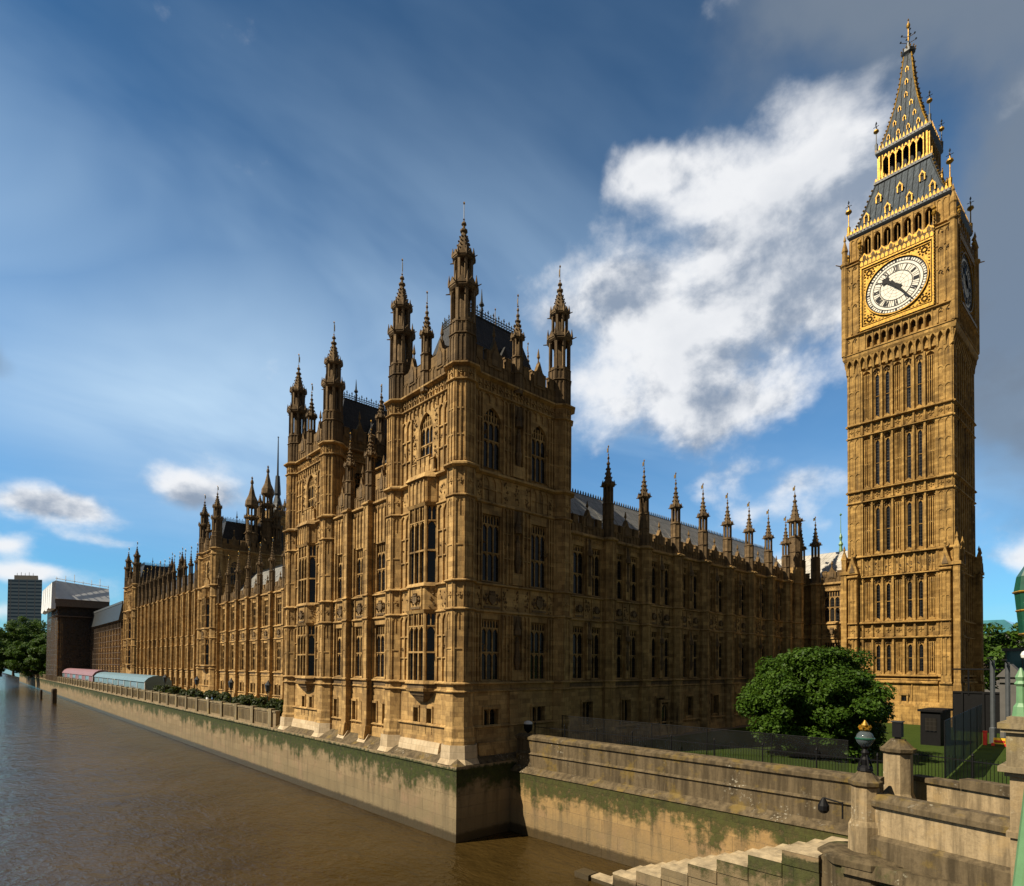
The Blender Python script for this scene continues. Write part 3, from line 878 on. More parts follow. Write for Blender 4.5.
def pav_face(m, fr, u0, u1, kind, dz, zb, blk, hi, rnd):
    """one towered front between two corner turrets; kind N = two windows and a niche pier, E = canted oriel"""
    L = lambda z: z + dz
    c = (u0 + u1) / 2
    holes = []; wins = []
    if kind == 'N':
        for du in (-2.68, 2.68):
            w = 1.05; k = c + du
            holes += [(k - w, k + w, L(11.75), L(16.7)), (k - w, k + w, L(19.65), L(25.1)), (k - 1.0, k + 1.0, L(28.75), L(33.75)), (k - .75, k + .75, 7.25, 9.55)]
            wins += [('A3', k, L(11.75), 'window'), ('B3', k, L(19.65), 'window'), ('C3', k, L(28.75), 'arched_window'), ('S2', k, 7.25, 'basement_window')]
    else:
        holes += [(c - 1.0, c + 1.0, L(28.95), L(33.95))]
        wins += [('C3', c, L(28.95), 'arched_window')]
        for du in (-.95, .95):
            holes += [(c + du - .35, c + du + .35, 7.5, 9.5)]; wins += [('S1', c + du, 7.5, 'basement_window')]
    wall(m, fr, u0, u1, zb, L(36), holes)
    # plinth courses
    m.wedge(fr, u0, u1, -.01, .30, .12, zb, zb + 1.1); m.box(fr, u0, u1, -.01, .10, zb + 1.1, zb + 1.9); string(m, fr, u0, u1, zb + 1.9, .22, .2)
    for z, h, pr in ((10.9, .25, .14), (11.5, .26, .2), (17.2, .26, .16), (19.35, .28, .2), (25.85, .26, .16), (28.1, .48, .3), (34.7, .28, .18), (35.8, .45, .32)):
        if kind == 'E' and 11.4 < z < 28.6:
            string(m, fr, u0, c - 1.85, L(z), h, pr); string(m, fr, c + 1.85, u1, L(z), h, pr)
        else: string(m, fr, u0, u1, L(z), h, pr)
    quatre(m, fr, u0 + .1, u1 - .1, L(35.0), L(35.75), 0, .12)
    panel(m, fr, u0 + .1, u1 - .1, L(34.0), L(34.7), 12, 0, .12, .1)
    if kind == 'N':
        for z0, z1 in ((11.8, 17.1), (19.65, 25.8), (28.6, 34.6)):
            niche(m, fr, c, 1.25, L(z0), L(z1))
            for a_, b_ in ((u0 + .12, c - 3.76), (c - 1.6, c - .66), (c + .66, c + 1.6), (c + 3.76, u1 - .12)):
                panel(m, fr, a_, b_, L(z0), L(z1), 2, 0, .14, .12, True, 0, [L(z0 + (z1 - z0) * q) for q in (.34, .67)])
            for du in (-4.0, -1.35, 1.35, 4.0):
                relief(m, fr, c + du - .2 + .35 * (1 if du < 0 else -1) - .25, c + du + .2 + .35 * (1 if du < 0 else -1) + .25, L((z0 + z1) / 2 - .35), L((z0 + z1) / 2 + .35), 0, 3, rnd.random(), 5)
        for du in (-2.68, 2.68):
            arms(m, fr, c + du - 1.1, c + du + 1.1, L(17.5), L(19.33), 0)
            panel(m, fr, c + du - 1.1, c + du + 1.1, L(26.15), L(28.05), 3, 0, .1, .1, True, 0, (L(27.1),))
        for du in (-3.95, -1.2, 0, 1.2, 3.95):
            for a, b in ((17.5, 19.3), (26.15, 28.05)): relief(m, fr, c + du - .3, c + du + .3, L(a), L(b), 0, 3, rnd.random(), 7)
        m.box(fr, c - .75, c + .75, -.01, .16, zb + 2.1, 10.9)
    else:
        # canted oriel through two storeys on a corbel
        for zA, zB in ((11.5, 17.2), (19.35, 25.85)):
            pass
        o0, o1, pr = c - 1.85, c + 1.85, .8
        cu0, cu1 = c - 1.2, c + 1.2
        pts = [(o0, 0), (cu0, pr), (cu1, pr), (o1, 0)]
        def ring(z0, z1, g0=0.0, g1=0.0, mt=0):
            A = [fr.p(u + (-(g0) if i < 2 else g0) * (1 if i in (0, 3) else .6), n + (g0 if i in (1, 2) else 0), z0) for i, (u, n) in enumerate(pts)]
            B = [fr.p(u + (-(g1) if i < 2 else g1) * (1 if i in (0, 3) else .6), n + (g1 if i in (1, 2) else 0), z1) for i, (u, n) in enumerate(pts)]
            fl = not fr.flip
            m.face(A, mt, not fl); m.face(B[::-1], mt, not fl)
            for i in range(4):
                j = (i + 1) % 4; m.face([A[i], A[j], B[j], B[i]], mt, fl)
        # corbel
        for z0, z1, s0, s1 in ((10.05, 10.55, .35, .72), (10.55, 10.9, .76, .9)):
            P0 = [fr.p(c + (u - c) * s0, n * s0, L(z0)) for u, n in pts]; P1 = [fr.p(c + (u - c) * s1, n * s1, L(z1)) for u, n in pts]
            m.face(P0, 3, fr.flip); m.face(P1[::-1], 3, fr.flip)
            for i in range(4): j = (i + 1) % 4; m.face([P0[i], P0[j], P1[j], P1[i]], 3, not fr.flip)
        ring(L(10.9), L(11.15), .05, .12); ring(L(11.15), L(11.5), 0, 0, 3); ring(L(11.5), L(11.78), .16, .04)
        ring(L(17.2), L(17.46), .02, .14); ring(L(17.46), L(19.35), 0, 0, 0); ring(L(19.35), L(19.65), .18, .03)
        ring(L(25.85), L(26.1), .02, .14); ring(L(26.1), L(28.1), 0, 0, 0); ring(L(28.1), L(28.55), .26, .03)
        frs = []
        for i in range(3):
            a, b = fr.p(*pts[i], 0)[:2], fr.p(*pts[i + 1], 0)[:2]
            d = Vector((b[0] - a[0], b[1] - a[1])); ln = d.length; d /= ln
            nn = Vector((fr.n[0], fr.n[1])); pn = Vector((d.y, -d.x)); pn = pn if pn.dot(nn) > 0 else -pn
            frs.append((Fr(a, (d.x, d.y), (pn.x, pn.y)), ln))
        for zA, zB in ((11.78, 17.2), (19.65, 25.85)):
            b_ = MB()
            for i, (f2, ln) in enumerate(frs):
                lights = 3 if i == 1 else 1
                hh = L(zB) - L(zA); zt = L(zB) - hh * .2
                b_.box(f2, 0.02, ln - .02, -.34, -.27, L(zA), L(zB), 1)
                b_.box(f2, 0, .14, -.27, .0, L(zA), L(zB)); b_.box(f2, ln - .14, ln, -.27, .0, L(zA), L(zB))
                lw = (ln - .28) / lights
                zm = L(zA) + hh * .42
                b_.box(f2, .14, ln - .14, -.26, -.02, zm - .07, zm + .07); b_.box(f2, .14, ln - .14, -.26, -.04, zt, zt + .1)
                for q in range(lights):
                    a0 = .14 + q * lw
                    if q: b_.box(f2, a0 - .055, a0 + .055, -.26, -.03, L(zA), L(zB))
                    arch(b_, f2, a0 + .05, a0 + lw - .05, zt - .45, zt, -.26, -.08, 0, 4)
                    b_.box(f2, a0 + lw / 2 - .04, a0 + lw / 2 + .04, -.26, -.1, zt + .1, L(zB))
                    arch(b_, f2, a0 + .05, a0 + lw / 2 - .04, L(zB) - .4, L(zB), -.26, -.1, 0, 3); arch(b_, f2, a0 + lw / 2 + .04, a0 + lw - .05, L(zB) - .4, L(zB), -.26, -.1, 0, 3)
            put('oriel_window', b_, STONE, blk)
        for i, (f2, ln) in enumerate(frs):
            if i == 1: arms(m, f2, .3, ln - .3, L(17.5), L(19.33), 0)
            else: relief(m, f2, .15, ln - .15, L(17.5), L(19.3), 0, 3, rnd.random(), 8)
            panel(m, f2, .08, ln - .08, L(26.15), L(28.05), 4 if i == 1 else 1, 0, .09, .1, True)
        # wall behind the side strips
        for a, b in ((u0, o0), (o1, u1)):
            for z0, z1 in ((11.8, 17.15), (19.65, 25.8), (28.6, 33.9)):
                panel(m, fr, a + .06, b - .06, L(z0), L(z1), 2, 0, .15, .13, True, 0, [L(z0 + (z1 - z0) * q) for q in (.34, .67)])
                relief(m, fr, a + .1, b - .1, L((z0 + z1) / 2 - .3), L((z0 + z1) / 2 + .3), 0, 3, rnd.random(), 4)
            relief(m, fr, a, b, L(17.5), L(19.3), 0, 3, rnd.random(), 6); relief(m, fr, a, b, L(26.2), L(28), 0, 3, rnd.random(), 6)
        # stepped balcony under the arched window
        m.box(fr, c - 1.9, c + 1.9, -.01, .34, L(28.6), L(28.75)); 
        for du in (-1.6, -.95, -.3, .35, 1.0):
            m.box(fr, c + du, c + du + .45, .1, .32, L(28.75), L(29.7 + (.35 if abs(du + .22) < 1 else .0))); m.wedge(fr, c + du - .05, c + du + .5, .08, .38, .25, L(29.7 + (.35 if abs(du + .22) < 1 else 0)), L(29.85 + (.35 if abs(du + .22) < 1 else 0)))
        m.box(fr, c - 1.65, c + 1.5, .12, .26, L(28.75), L(29.35))
        for sg in (-1, 1):
            for q in range(3): relief(m, fr, c + sg * 1.55 - .35, c + sg * 1.55 + .35, L(29.2 + q * 1.8), L(31 + q * 1.8), 0, 3, rnd.random(), 9)
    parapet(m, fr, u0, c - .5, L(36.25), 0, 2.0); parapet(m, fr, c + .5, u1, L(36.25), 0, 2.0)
    for k, u, z, nm in wins: put_window(k, fr, u, z, blk, nm)


def pavilion(name, W0, W1, S0, S1, dz, zb, lite=False, faces='EN', kindN='N'):
    rnd = random.Random(int(W0 * 10 + S0))
    blk = bpy.data.objects.new(name, bpy.data.meshes.new(name)); link(blk, (W0, S0, zb), PAL)
    m = MB(); L = lambda z: z + dz
    fe, fn = FE(W0 - .35), FN(S0 - .35)
    pav_face(m, fe, S0 + .9, S1 - .9, 'E', dz, zb, blk, True, rnd)
    pav_face(m, fn, W0 + .9, W1 - .9, 'N', dz, zb, blk, True, rnd)
    for fr, a, b in ((FW(W1 + .35), S0, S1), (FS(S1 + .35), W0, W1)):
        wall(m, fr, a + .9, b - .9, zb, L(36)); parapet(m, fr, a + .9, b - .9, L(36.25), 0, 2.0)
        for z, h, pr in ((28.1, .48, .3), (34.7, .28, .18), (35.8, .45, .32)): string(m, fr, a + .9, b - .9, L(z), h, pr)
    m.wbox(W0, W1, S0, S1, L(35.7), L(36.0), 4)
    old = blk.data; blk.data = m.mesh(name, STONE, (W0, S0, zb)); bpy.data.meshes.remove(old)
    for x in (W0, W1):
        for y in (S0, S1):
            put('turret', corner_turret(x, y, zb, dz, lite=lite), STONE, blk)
    # steep truncated roof with iron cresting
    r = MB(); a = .7; b = 2.6; zt = L(42.7)
    r.frust(W0 + a, W1 - a, S0 + a, S1 - a, L(36.02), W0 + b, W1 - b, S0 + b, S1 - b, zt, 0)
    for fr, p, q in ((FE(W0), S0, S1), (FN(S0), W0, W1)):    # roof dormer gablets
        c = (p + q) / 2
        r.extr(fr, [(c - .6, L(37)), (c + .6, L(37)), (c + .6, L(39)), (c, L(40.3)), (c - .6, L(39))], -2.6, -1.2, 0)
    put('roof', r, ['slate'], blk)
    cr = MB()
    for fr, p, q in ((FE(W0 + b), S0 + b, S1 - b), (FN(S0 + b), W0 + b, W1 - b), (FW(W1 - b), S0 + b, S1 - b), (FS(S1 - b), W0 + b, W1 - b)):
        cr.box(fr, p, q, -.05, .05, zt + .02, zt + .12); cr.box(fr, p, q, -.03, .03, zt + .5, zt + .56)
        k = int((q - p) / .3)
        for i in range(k + 1):
            u = p + (q - p) * i / k
            cr.box(fr, u - .03, u + .03, -.03, .03, zt + .1, zt + (1.0 if i % 2 else .75))
            if i % 2: cr.box(fr, u - .09, u + .09, -.025, .025, zt + .78, zt + .86)
            if i < k: cr.extr(fr, [(u + .05, zt + .3), (u + .15, zt + .2), (u + .25, zt + .3), (u + .15, zt + .4)], -.02, .02)
    cr.lathe((W0 + W1) / 2 - 1.5, S0 + b, [(.12, zt), (.08, zt + 1.0), (.25, zt + 1.2), (.1, zt + 1.5), (.02, zt + 2.6)], 6)
    put('roof_cresting', cr, ['iron'], blk)
    for x, y in (((W0 + W1) / 2, S0 - .35), (W0 - .35, (S0 + S1) / 2), ((W0 + W1) / 2, S1 + .35), (W1 + .35, (S0 + S1) / 2)):
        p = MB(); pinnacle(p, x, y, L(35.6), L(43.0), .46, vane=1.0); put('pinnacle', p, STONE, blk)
    return blk


pavilion('corner_pavilion', 28.5, 39.54, 36.6, 45.49, 0, 6.2)
pavilion('river_pavilion', 28.5, 39.54, 58.74, 67.7, 0, 6.2)


def cap_buttress(m, fr, u, zb, zt, r=.78, face=None, lite=False):
    if r < .7:                                    # square-fronted pier of the river side
        w = r * .78; d = .62
        m.box(fr, u - w, u + w, -.02, d, zb, zt)
        m.wedge(fr, u - w - .1, u + w + .1, -.02, d + .3, d + .12, zb, zb + 1.2)
        for z, h, pr in ((10.9, .22, .1), (11.5, .26, .16), (17.2, .26, .14), (19.35, .26, .16), (zt - .45, .42, .22)):
            m.box(fr, u - w - pr, u + w + pr, -.02, d + pr, z + h * .3, z + h * .6); m.wedge(fr, u - w - pr * .5, u + w + pr * .5, -.02, d + pr, d, z + h * .6, z + h); m.wedge(fr, u - w - pr * .4, u + w + pr * .4, -.02, d, d + pr * .7, z, z + h * .3)
        for z0, z1 in ((11.8, 17.1), (19.65, zt - .5)):
            panel(m, fr, u - w + .03, u + w - .03, z0, z1, 1, d, .06, .11, True, 0, ((z0 + z1) / 2,))
        quatre(m, fr, u - w + .06, u + w - .06, 17.5, 19.3, d, .05, step=2)
        return fr.p(u, .22, 0)[:2]
    x, y = fr.p(u, .05, 0)[:2]
    m.lathe(x, y, [(r + .12, zb), (r + .12, zb + 1.2), (r, zb + 1.5), (r, zt)], 8)
    for z, h, pr in ((10.9, .22, .1), (11.5, .26, .15), (17.2, .26, .13), (19.35, .26, .15), (zt - .45, .42, .22)): octring(m, x, y, r, z, h, pr)
    base = math.atan2(fr.n[1], fr.n[0])
    for dk in (-1, 0, 1):
        f2, w = octface(x, y, r, round(base / (pi / 4)) + dk)
        for z0, z1 in ((11.8, 17.1), (19.65, zt - .5)):
            panel(m, f2, -w + .02, w - .02, z0, z1, 1, 0, .055, .09, True, 0, None if lite else ((z0 + z1) / 2,))
        if not lite: quatre(m, f2, -w + .06, w - .06, 17.5, 19.3, 0, .05, step=2)
    return x, y


def wing(name, fr, us, zb, zt, tipz, wk, origin, lite=False, first=True, last=True, small='S2', merge=False, niches=True, zpar=1.5, br=.78):
    """range of bays between octagonal buttresses at positions us"""
    rnd = random.Random(len(us) * 7 + int(us[0]))
    blk = bpy.data.objects.new(name, bpy.data.meshes.new(name)); link(blk, origin, PAL)
    m = MB(); holes = []; wins = []
    for a, b in zip(us[:-1], us[1:]):
        c = (a + b) / 2
        if wk == 2: cs = (c - 1.22, c + 1.22); kA, kB, hw, sc_ = 'A2', 'B2', .85, c
        else: cs = (c,); kA, kB, hw, sc_ = 'R3A', 'R3B', 1.15, c
        for u in cs:
            holes += [(u - hw, u + hw, 11.75, 16.7), (u - hw, u + hw, 19.62, min(24.22, zt - 1.2))]
            wins += [(kA, u, 11.75, 'window'), (kB, u, 19.62, 'window')]
        s = {'S2': .75, 'S3': .55, 'S1': .35}[small]; sh = {'S2': 2.3, 'S3': 2.0, 'S1': 2.0}[small]
        if wk == 2:
            holes += [(c - s, c + s, 7.4, 7.4 + sh)]; wins += [(small, c, 7.4, 'basement_window')]
        else:
            for u in (c - .9, c + .9): holes += [(u - s, u + s, 7.5, 7.5 + sh)]; wins += [(small, u, 7.5, 'basement_window')]
        if zt > 28.5:
            holes += [(c - hw, c + hw, 25.2, zt - 1.0)]
    wall(m, fr, us[0], us[-1], zb, zt, holes)
    if zt > 28.5: m.box(fr, us[0], us[-1], -.75, -.56, 24.5, zt - .2, 1)
    m.wedge(fr, us[0], us[-1], -.01, .26, .1, zb, zb + 1.1); string(m, fr, us[0], us[-1], zb + 1.3, .2, .15)
    for z, h, pr in ((10.9, .22, .1), (11.5, .24, .16), (17.2, .24, .13), (19.35, .26, .16), (zt - .45, .42, .24)): string(m, fr, us[0], us[-1], z, h, pr)
    m.box(fr, us[0], us[-1], -.01, .03, 11.14, 11.5, 3)
    for i, (a, b) in enumerate(zip(us[:-1], us[1:])):
        c = (a + b) / 2; p, q = a + .8, b - .8
        if wk == 2:
            if niches:
                for z0, z1 in ((11.8, 17.1), (19.65, zt - .55)): niche(m, fr, c, .7, z0, z1)
            for u in (c - 1.22, c + 1.22): arms(m, fr, u - .7, u + .7, 17.5, 19.3, 0, 3)
            relief(m, fr, c - .4, c + .4, 17.5, 19.3, 0, 3, rnd.random(), 8)
        else:
            if not lite:
                arms(m, fr, c - 1.0, c + 1.0, 17.5, 19.3, 0, 3)
                for u in (c - 1.5, c + 1.5): relief(m, fr, u - .3, u + .3, 17.5, 19.3, 0, 3, rnd.random(), 6)
            else: panel(m, fr, p, q, 17.5, 19.3, 4, 0, .08, .1)
            for u in (c - 1.3, c + 1.3): m.box(fr, u - .08, u + .08, -.01, .16, 11.8, 17.15); m.box(fr, u - .08, u + .08, -.01, .16, 19.65, zt - .5)
            if zt > 27: panel(m, fr, c - 1.2, c + 1.2, 24.35, zt - .55, 4, 0, .12, .1)
            if q - p > 3.2:
                for a_, b_ in ((p, c - 1.42), (c + 1.42, q)):
                    for z0, z1 in ((11.8, 17.1), (19.65, zt - .55)): panel(m, fr, a_, b_, z0, z1, 1, 0, .12, .1, True, 0, ((z0 + z1) / 2,))
        quatre(m, fr, p, q, zt - .95, zt - .48, 0, .06, step=.5) if not lite else None
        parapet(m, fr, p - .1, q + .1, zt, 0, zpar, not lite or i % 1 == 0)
    bs = us if (first and last) else (us[1:] if last and not first else us[:-1] if first else us[1:-1])
    pins = []
    for u in bs:
        x, y = cap_buttress(m, fr, u, zb, zt, br, lite=lite)
        pins.append((x, y))
    blk.data = m.mesh(name, STONE, origin)
    for x, y in pins:
        p = MB(); pinnacle(p, x, y, zt - .05, tipz, min(.52, br * .82), vane=.9); put('pinnacle', p, STONE, blk)
    if not merge:
        for k, u, z, nm in wins: put_window(k, fr, u, z, blk, nm)
    else:
        for nm in ('window', 'basement_window'):
            g = MB()
            for k, u, z, n2 in wins:
                if n2 != nm: continue
                me = WM[k]
                i0 = len(g.v)
                g.v += [fr.p(u + v.co.x, -v.co.y, z + v.co.z) for v in me.vertices]
                for pl in me.polygons: g.f.append([i0 + j for j in pl.vertices]); g.mi.append(pl.material_index)
            o = put(nm, g, STONE, blk); o['kind'] = 'stuff'
    return blk


def pitched(blk, x0, x1, y0, y1, z0, zr, along, mt, crest=True, pr=.0):
    """roof with a ridge and an iron ridge cresting, plus raised seams"""
    r = MB(); t = .12
    if along == 'x':
        c = (y0 + y1) / 2
        r.frust(x0, x1, y0, y1, z0, x0, x1, c - .15, c + .15, zr, 0)
        n = int((x1 - x0) / 1.45)
        for i in range(n + 1):
            x = x0 + (x1 - x0) * i / n
            for s in (y0, y1): r.tube((x, s, z0 + .05), (x, c, zr + .05), .07, .07, 4, 1)
        for f in (.35, .7):
            for s in (y0, y1): r.tube((x0, s + (c - s) * f, z0 + (zr - z0) * f + .04), (x1, s + (c - s) * f, z0 + (zr - z0) * f + .04), .05, .05, 4, 1)
    else:
        c = (x0 + x1) / 2
        r.frust(x0, x1, y0, y1, z0, c - .15, c + .15, y0, y1, zr, 0)
        n = int((y1 - y0) / 1.45)
        for i in range(n + 1):
            y = y0 + (y1 - y0) * i / n
            for s in (x0, x1): r.tube((s, y, z0 + .05), (c, y, zr + .05), .07, .07, 4, 1)
    put('roof', r, [mt, mt], blk)
    if crest:
        k = MB()
        fr = FN(c) if along == 'x' else FE(c)
        a, b = (x0, x1) if along == 'x' else (y0, y1)
        k.box(fr, a, b, -.05, .05, zr, zr + .12)
        for i in range(int((b - a) / .42)):
            u = a + .2 + i * .42
            k.extr(fr, [(u - .1, zr + .12), (u + .1, zr + .12), (u + .1, zr + .3), (u, zr + .52), (u - .1, zr + .3)], -.03, .03)
        put('ridge_cresting', k, ['iron'], blk)


# the bridge-facing range
nus = [40.6, 46.55, 52.5, 58.5, 64.3, 70.1, 75.8, 81.4, 86.9, 94.0]
nw = wing('north_range', FN(36.6), nus, 5.7, 25.5, 33.6, 2, (66, 37, 5.7), first=False, last=False)
pitched(nw, 40.6, 93.5, 37.6, 46.4, 25.2, 31.3, 'x', 'lead')
nb = MB(); nb.box(FS(47), 40.6, 93, -.5, 0, 5.7, 25.4); nb.wbox(40.6, 93.2, 37.2, 46.6, 24.9, 25.15, 4); put('back_wall', nb, STONE, nw)
# big stair turret near its west end and a doorway
tb = MB(); tb.lathe(89.9, 36.5, [(1.25, 5.7), (1.15, 8), (1.1, 27.5)], 8)
for z in (10.9, 11.5, 17.2, 19.35, 25.1): octring(tb, 89.9, 36.5, 1.1, z, .26, .15)
for k in (4, 5, 6, 7):
    f2, w = octface(89.9, 36.5, 1.1, k)
    for z0, z1 in ((11.8, 17.1), (19.65, 25.0)): panel(tb, f2, -w + .02, w - .02, z0, z1, 1, 0, .06, .1)
pinnacle(tb, 89.9, 36.5, 27.3, 38.4, .85, vane=1.1); put('stair_turret', tb, STONE, nw)
p_ = MB(); pinnacle(p_, 92.0, 36.4, 25.3, 33.5, .5); put('pinnacle', p_, STONE, nw)
dw = MB(); fr = FN(36.6)
dw.box(fr, 52.5 + 3.6 - .62, 52.5 + 3.6 + .62, .02, .05, 5.75, 9.0, 1); arch(dw, fr, 55.48, 56.72, 8.0, 9.0, .05, .2, 0, 5)
dw.box(fr, 55.2, 55.48, .0, .3, 5.7, 9.2); dw.box(fr, 56.72, 57.0, 0, .3, 5.7, 9.2); dw.box(fr, 55.2, 57.0, 0, .32, 9.2, 9.5); put('doorway', dw, STONE, nw)

# link between the bridge-facing range and the clock tower, lit by the sun
lk = wing('tower_link', FE(93.5), [30.6, 35.0], 5.7, 25.5, 33.0, 3, (95, 33, 5.7), first=False, last=False, small='S3', niches=False)
pitched(lk, 94.6, 102.0, 24.5, 48.0, 25.3, 30.6, 'y', 'palelead', crest=False)
p_ = MB(); fr = FE(93.5); wall(p_, fr, 35.0, 36.6, 5.7, 25.5)
for z in (10.9, 11.5, 17.2, 19.35, 25.1): string(p_, fr, 35.0, 36.6, z, .24, .15)
panel(p_, fr, 35.6, 36.5, 11.8, 17.1, 1, 0, .08, .1); panel(p_, fr, 35.6, 36.5, 19.7, 25, 1, 0, .08, .1); parapet(p_, fr, 35, 36.6, 25.5, 0, 1.5, False)
put('return_wall', p_, STONE, lk); p_ = MB(); x_, y_ = cap_buttress(p_, fr, 35.0, 5.7, 25.5); pinnacle(p_, x_, y_, 25.4, 34.4, .6); put('buttress', p_, STONE, lk)
p_ = MB(); p_.lathe(98.3, 33.2, [(.3, 30.6), (.2, 31.4), (.35, 31.7), (.12, 32.2), (.25, 32.8), (.06, 33.4), (.03, 36.2)], 6); p_.octa((98.3, 33.2, 36.2), .2, .2, .25); put('roof_finial', p_, ['palegreen'], lk)

# lower front between the two river pavilions
cen = wing('river_link', FE(28.35), [46.4, 50.05, 54.1, 57.9], 6.2, 28.3, 35.0, 3, (29, 52, 6.2), first=False, last=False, small='S1', zpar=1.9, br=.55)
# set-back range behind it
sb = MB(); wall(sb, FE(31.5), 46.0, 58.4, 20, 33.5); string(sb, FE(31.5), 46, 58.4, 33.0, .4, .25); sb.wbox(31.5, 39, 46.3, 58.2, 33.2, 33.5, 4); wall(sb, FW(39.5), 46.3, 58.2, 6, 33.5); put('set_back_wall', sb, STONE, cen)
pitched(cen, 32, 39, 46.3, 58.2, 33.4, 37.5, 'y', 'slate')

# terrace range
RW = 39.4
rus = [68.5 + 5.75 * i for i in range(12)]
ra = wing('terrace_range', FE(RW), rus, 6.3, 25.5, 33.8, 3, (41, 100, 6.3), lite=False, first=True, last=True, small='S3', br=.58)
pitched(ra, RW + 1.0, RW + 12, 67, 132, 25.2, 32.0, 'y', 'lead')
mp = pavilion('middle_pavilion', 38.9, 51.5, 132.9, 141.8, 1.0, 6.3, lite=True)
rus2 = [143.0 + 5.0 * i for i in range(14)]
rb = wing('central_terrace_range', FE(RW), rus2, 6.3, 30.0, 39.5, 3, (41, 176, 6.3), lite=True, first=True, last=True, small='S3', merge=True, br=.58)
pitched(rb, RW + 1.0, RW + 12, 142, 210, 29.8, 37, 'y', 'slate')
pavilion('far_pavilion', 38.9, 51.5, 211.2, 223.8, 1.0, 6.3, lite=True)
rus3 = [226 + 5.6 * i for i in range(12)]
rc = wing('far_terrace_range', FE(RW), rus3, 6.3, 25.5, 26.5, 3, (41, 255, 6.3), lite=True, first=True, last=True, small='S3', merge=True, br=.58)
for ch in list(rc.children):
    if ch.name.startswith('pinnacle'): bpy.data.objects.remove(ch)
# far end pavilion without its pinnacles: wrapped for repair
fp = MB()
wall(fp, FN(288), 28.5, 39.6, 6.3, 35); wall(fp, FE(28.5), 288.6, 325, 6.3, 35); fp.wbox(28.6, 39.5, 288.6, 325, 34.5, 35)
for z in (10.9, 11.5, 17.2, 19.35, 25): string(fp, FN(288), 28.5, 39.6, z, .3, .25); string(fp, FE(28.5), 288, 325, z, .3, .25)
for u in (28.8, 32, 36, 39): fp.box(FN(288), u - .5, u + .5, 0, .6, 6.3, 34.9)
for u in (289, 295, 301, 307, 313, 319, 324): fp.box(FE(28.5), u - .5, u + .5, 0, .6, 6.3, 34.9)
for u in (30.4, 34, 37.5): fp.box(FN(288), u - .8, u + .8, .01, .05, 12, 17, 1); fp.box(FN(288), u - .8, u + .8, .01, .05, 19.7, 24.8, 1)
o = put('wrapped_pavilion', fp, STONE, PAL)

# two ventilating turrets behind the middle pavilion
for i, (x, y, zt_) in enumerate(((46.3, 134, 53.2), (49.8, 134.2, 56.5))):
    v = MB(); r_ = 1.3
    v.lathe(x, y, [(r_, 36), (r_, zt_ - 11.5)], 8)
    for k in range(8):
        f2, w = octface(x, y, r_, k); panel(v, f2, -w + .03, w - .03, 37.5, zt_ - 12, 1, 0, .08, .14)
    octring(v, x, y, r_, zt_ - 12, .4, .25)
    lantern(v, x, y, r_, zt_ - 11.5, zt_ - 8.6, 8, 0, .22); v.lathe(x, y, [(r_, zt_ - 8.6), (r_ + .3, zt_ - 8.4), (r_, zt_ - 8)], 8); crown_ring(v, x, y, r_ + .2, zt_ - 8.3, .8)
    lantern(v, x, y, r_ * .86, zt_ - 8, zt_ - 6, 8, 0, .18)
    v.lathe(x, y, [(r_ * .9, zt_ - 6), (r_ * 1.08, zt_ - 5.7), (r_ * 1.0, zt_ - 4.6), (r_ * .55, zt_ - 3.3), (r_ * .25, zt_ - 1.6), (r_ * .16, zt_ - .9), (.35, zt_ - .6), (.3, zt_ - .2), (.05, zt_ + .4)], 8)
    crown_ring(v, x, y, r_ * 1.0, zt_ - 5.6, .7)
    v.octa((x, y, zt_ + .5), .25, .25, .4, 0); v.mi = [3 if q == 0 else q for q in v.mi]
    put('ventilation_turret', v, STONE, mp)

# ------------------------------------------------------------------ FLAG TOWER (far)
VT = root('flag_tower', (113.8, 288, 6), 'distant square stone tower with gilded crown and tall bare flagpole behind the palace roofs', 'tower')
v = MB(); cx, cy, hw = 113.9, 294, 6.2
v.wbox(cx - hw, cx + hw, cy - hw, cy + hw, 6, 84)
for fr, a, b in ((FE(cx - hw), cy - hw, cy + hw), (FN(cy - hw), cx - hw, cx + hw)):
    for z0, z1 in ((30, 48), (50, 64), (66, 80)):
        panel(v, fr, a + 1.5, b - 1.5, z0, z1, 3, 0, .5, .6)
        for i in range(3):
            c = a + 1.5 + (b - a - 3) * (i + .5) / 3; v.box(fr, c - .8, c + .8, .02, .06, z0 + 2, z1 - 3, 1)
    for z in (48.5, 65, 81, 84): string(v, fr, a, b, z, .9, .5)
    parapet(v, fr, a, b, 84.5, 0, 3)
put('shaft', v, STONE, VT)
for dx in (-1, 1):
    for dy in (-1, 1):
        p_ = MB(); p_.lathe(cx + dx * hw, cy + dy * hw, [(1.6, 6), (1.6, 86)], 8); pinnacle(p_, cx + dx * hw, cy + dy * hw, 86, 97, 1.4, vane=0); put('corner_turret', p_, STONE, VT)
g = MB(); g.lathe(cx, cy, [(4.5, 85), (4.2, 88), (2.2, 92), (1.2, 96), (1.6, 97), (1.0,  106), (.6, 103), (.8, 103.6), (.4, 105)], 8)
k0 = len(g.mi); crown_ring(g, cx, cy, 3.4, 89, 3); g.mi[k0:] = [1] * (len(g.mi) - k0); put('gilded_crown', g, ['iron', 'gold'], VT)
g = MB(); g.tube((cx, cy, 104), (cx, cy, 125), .55, .22, 8); g.octa((cx, cy, 125.3), .5, .5, .5); put('flagpole', g, ['iron'], VT)

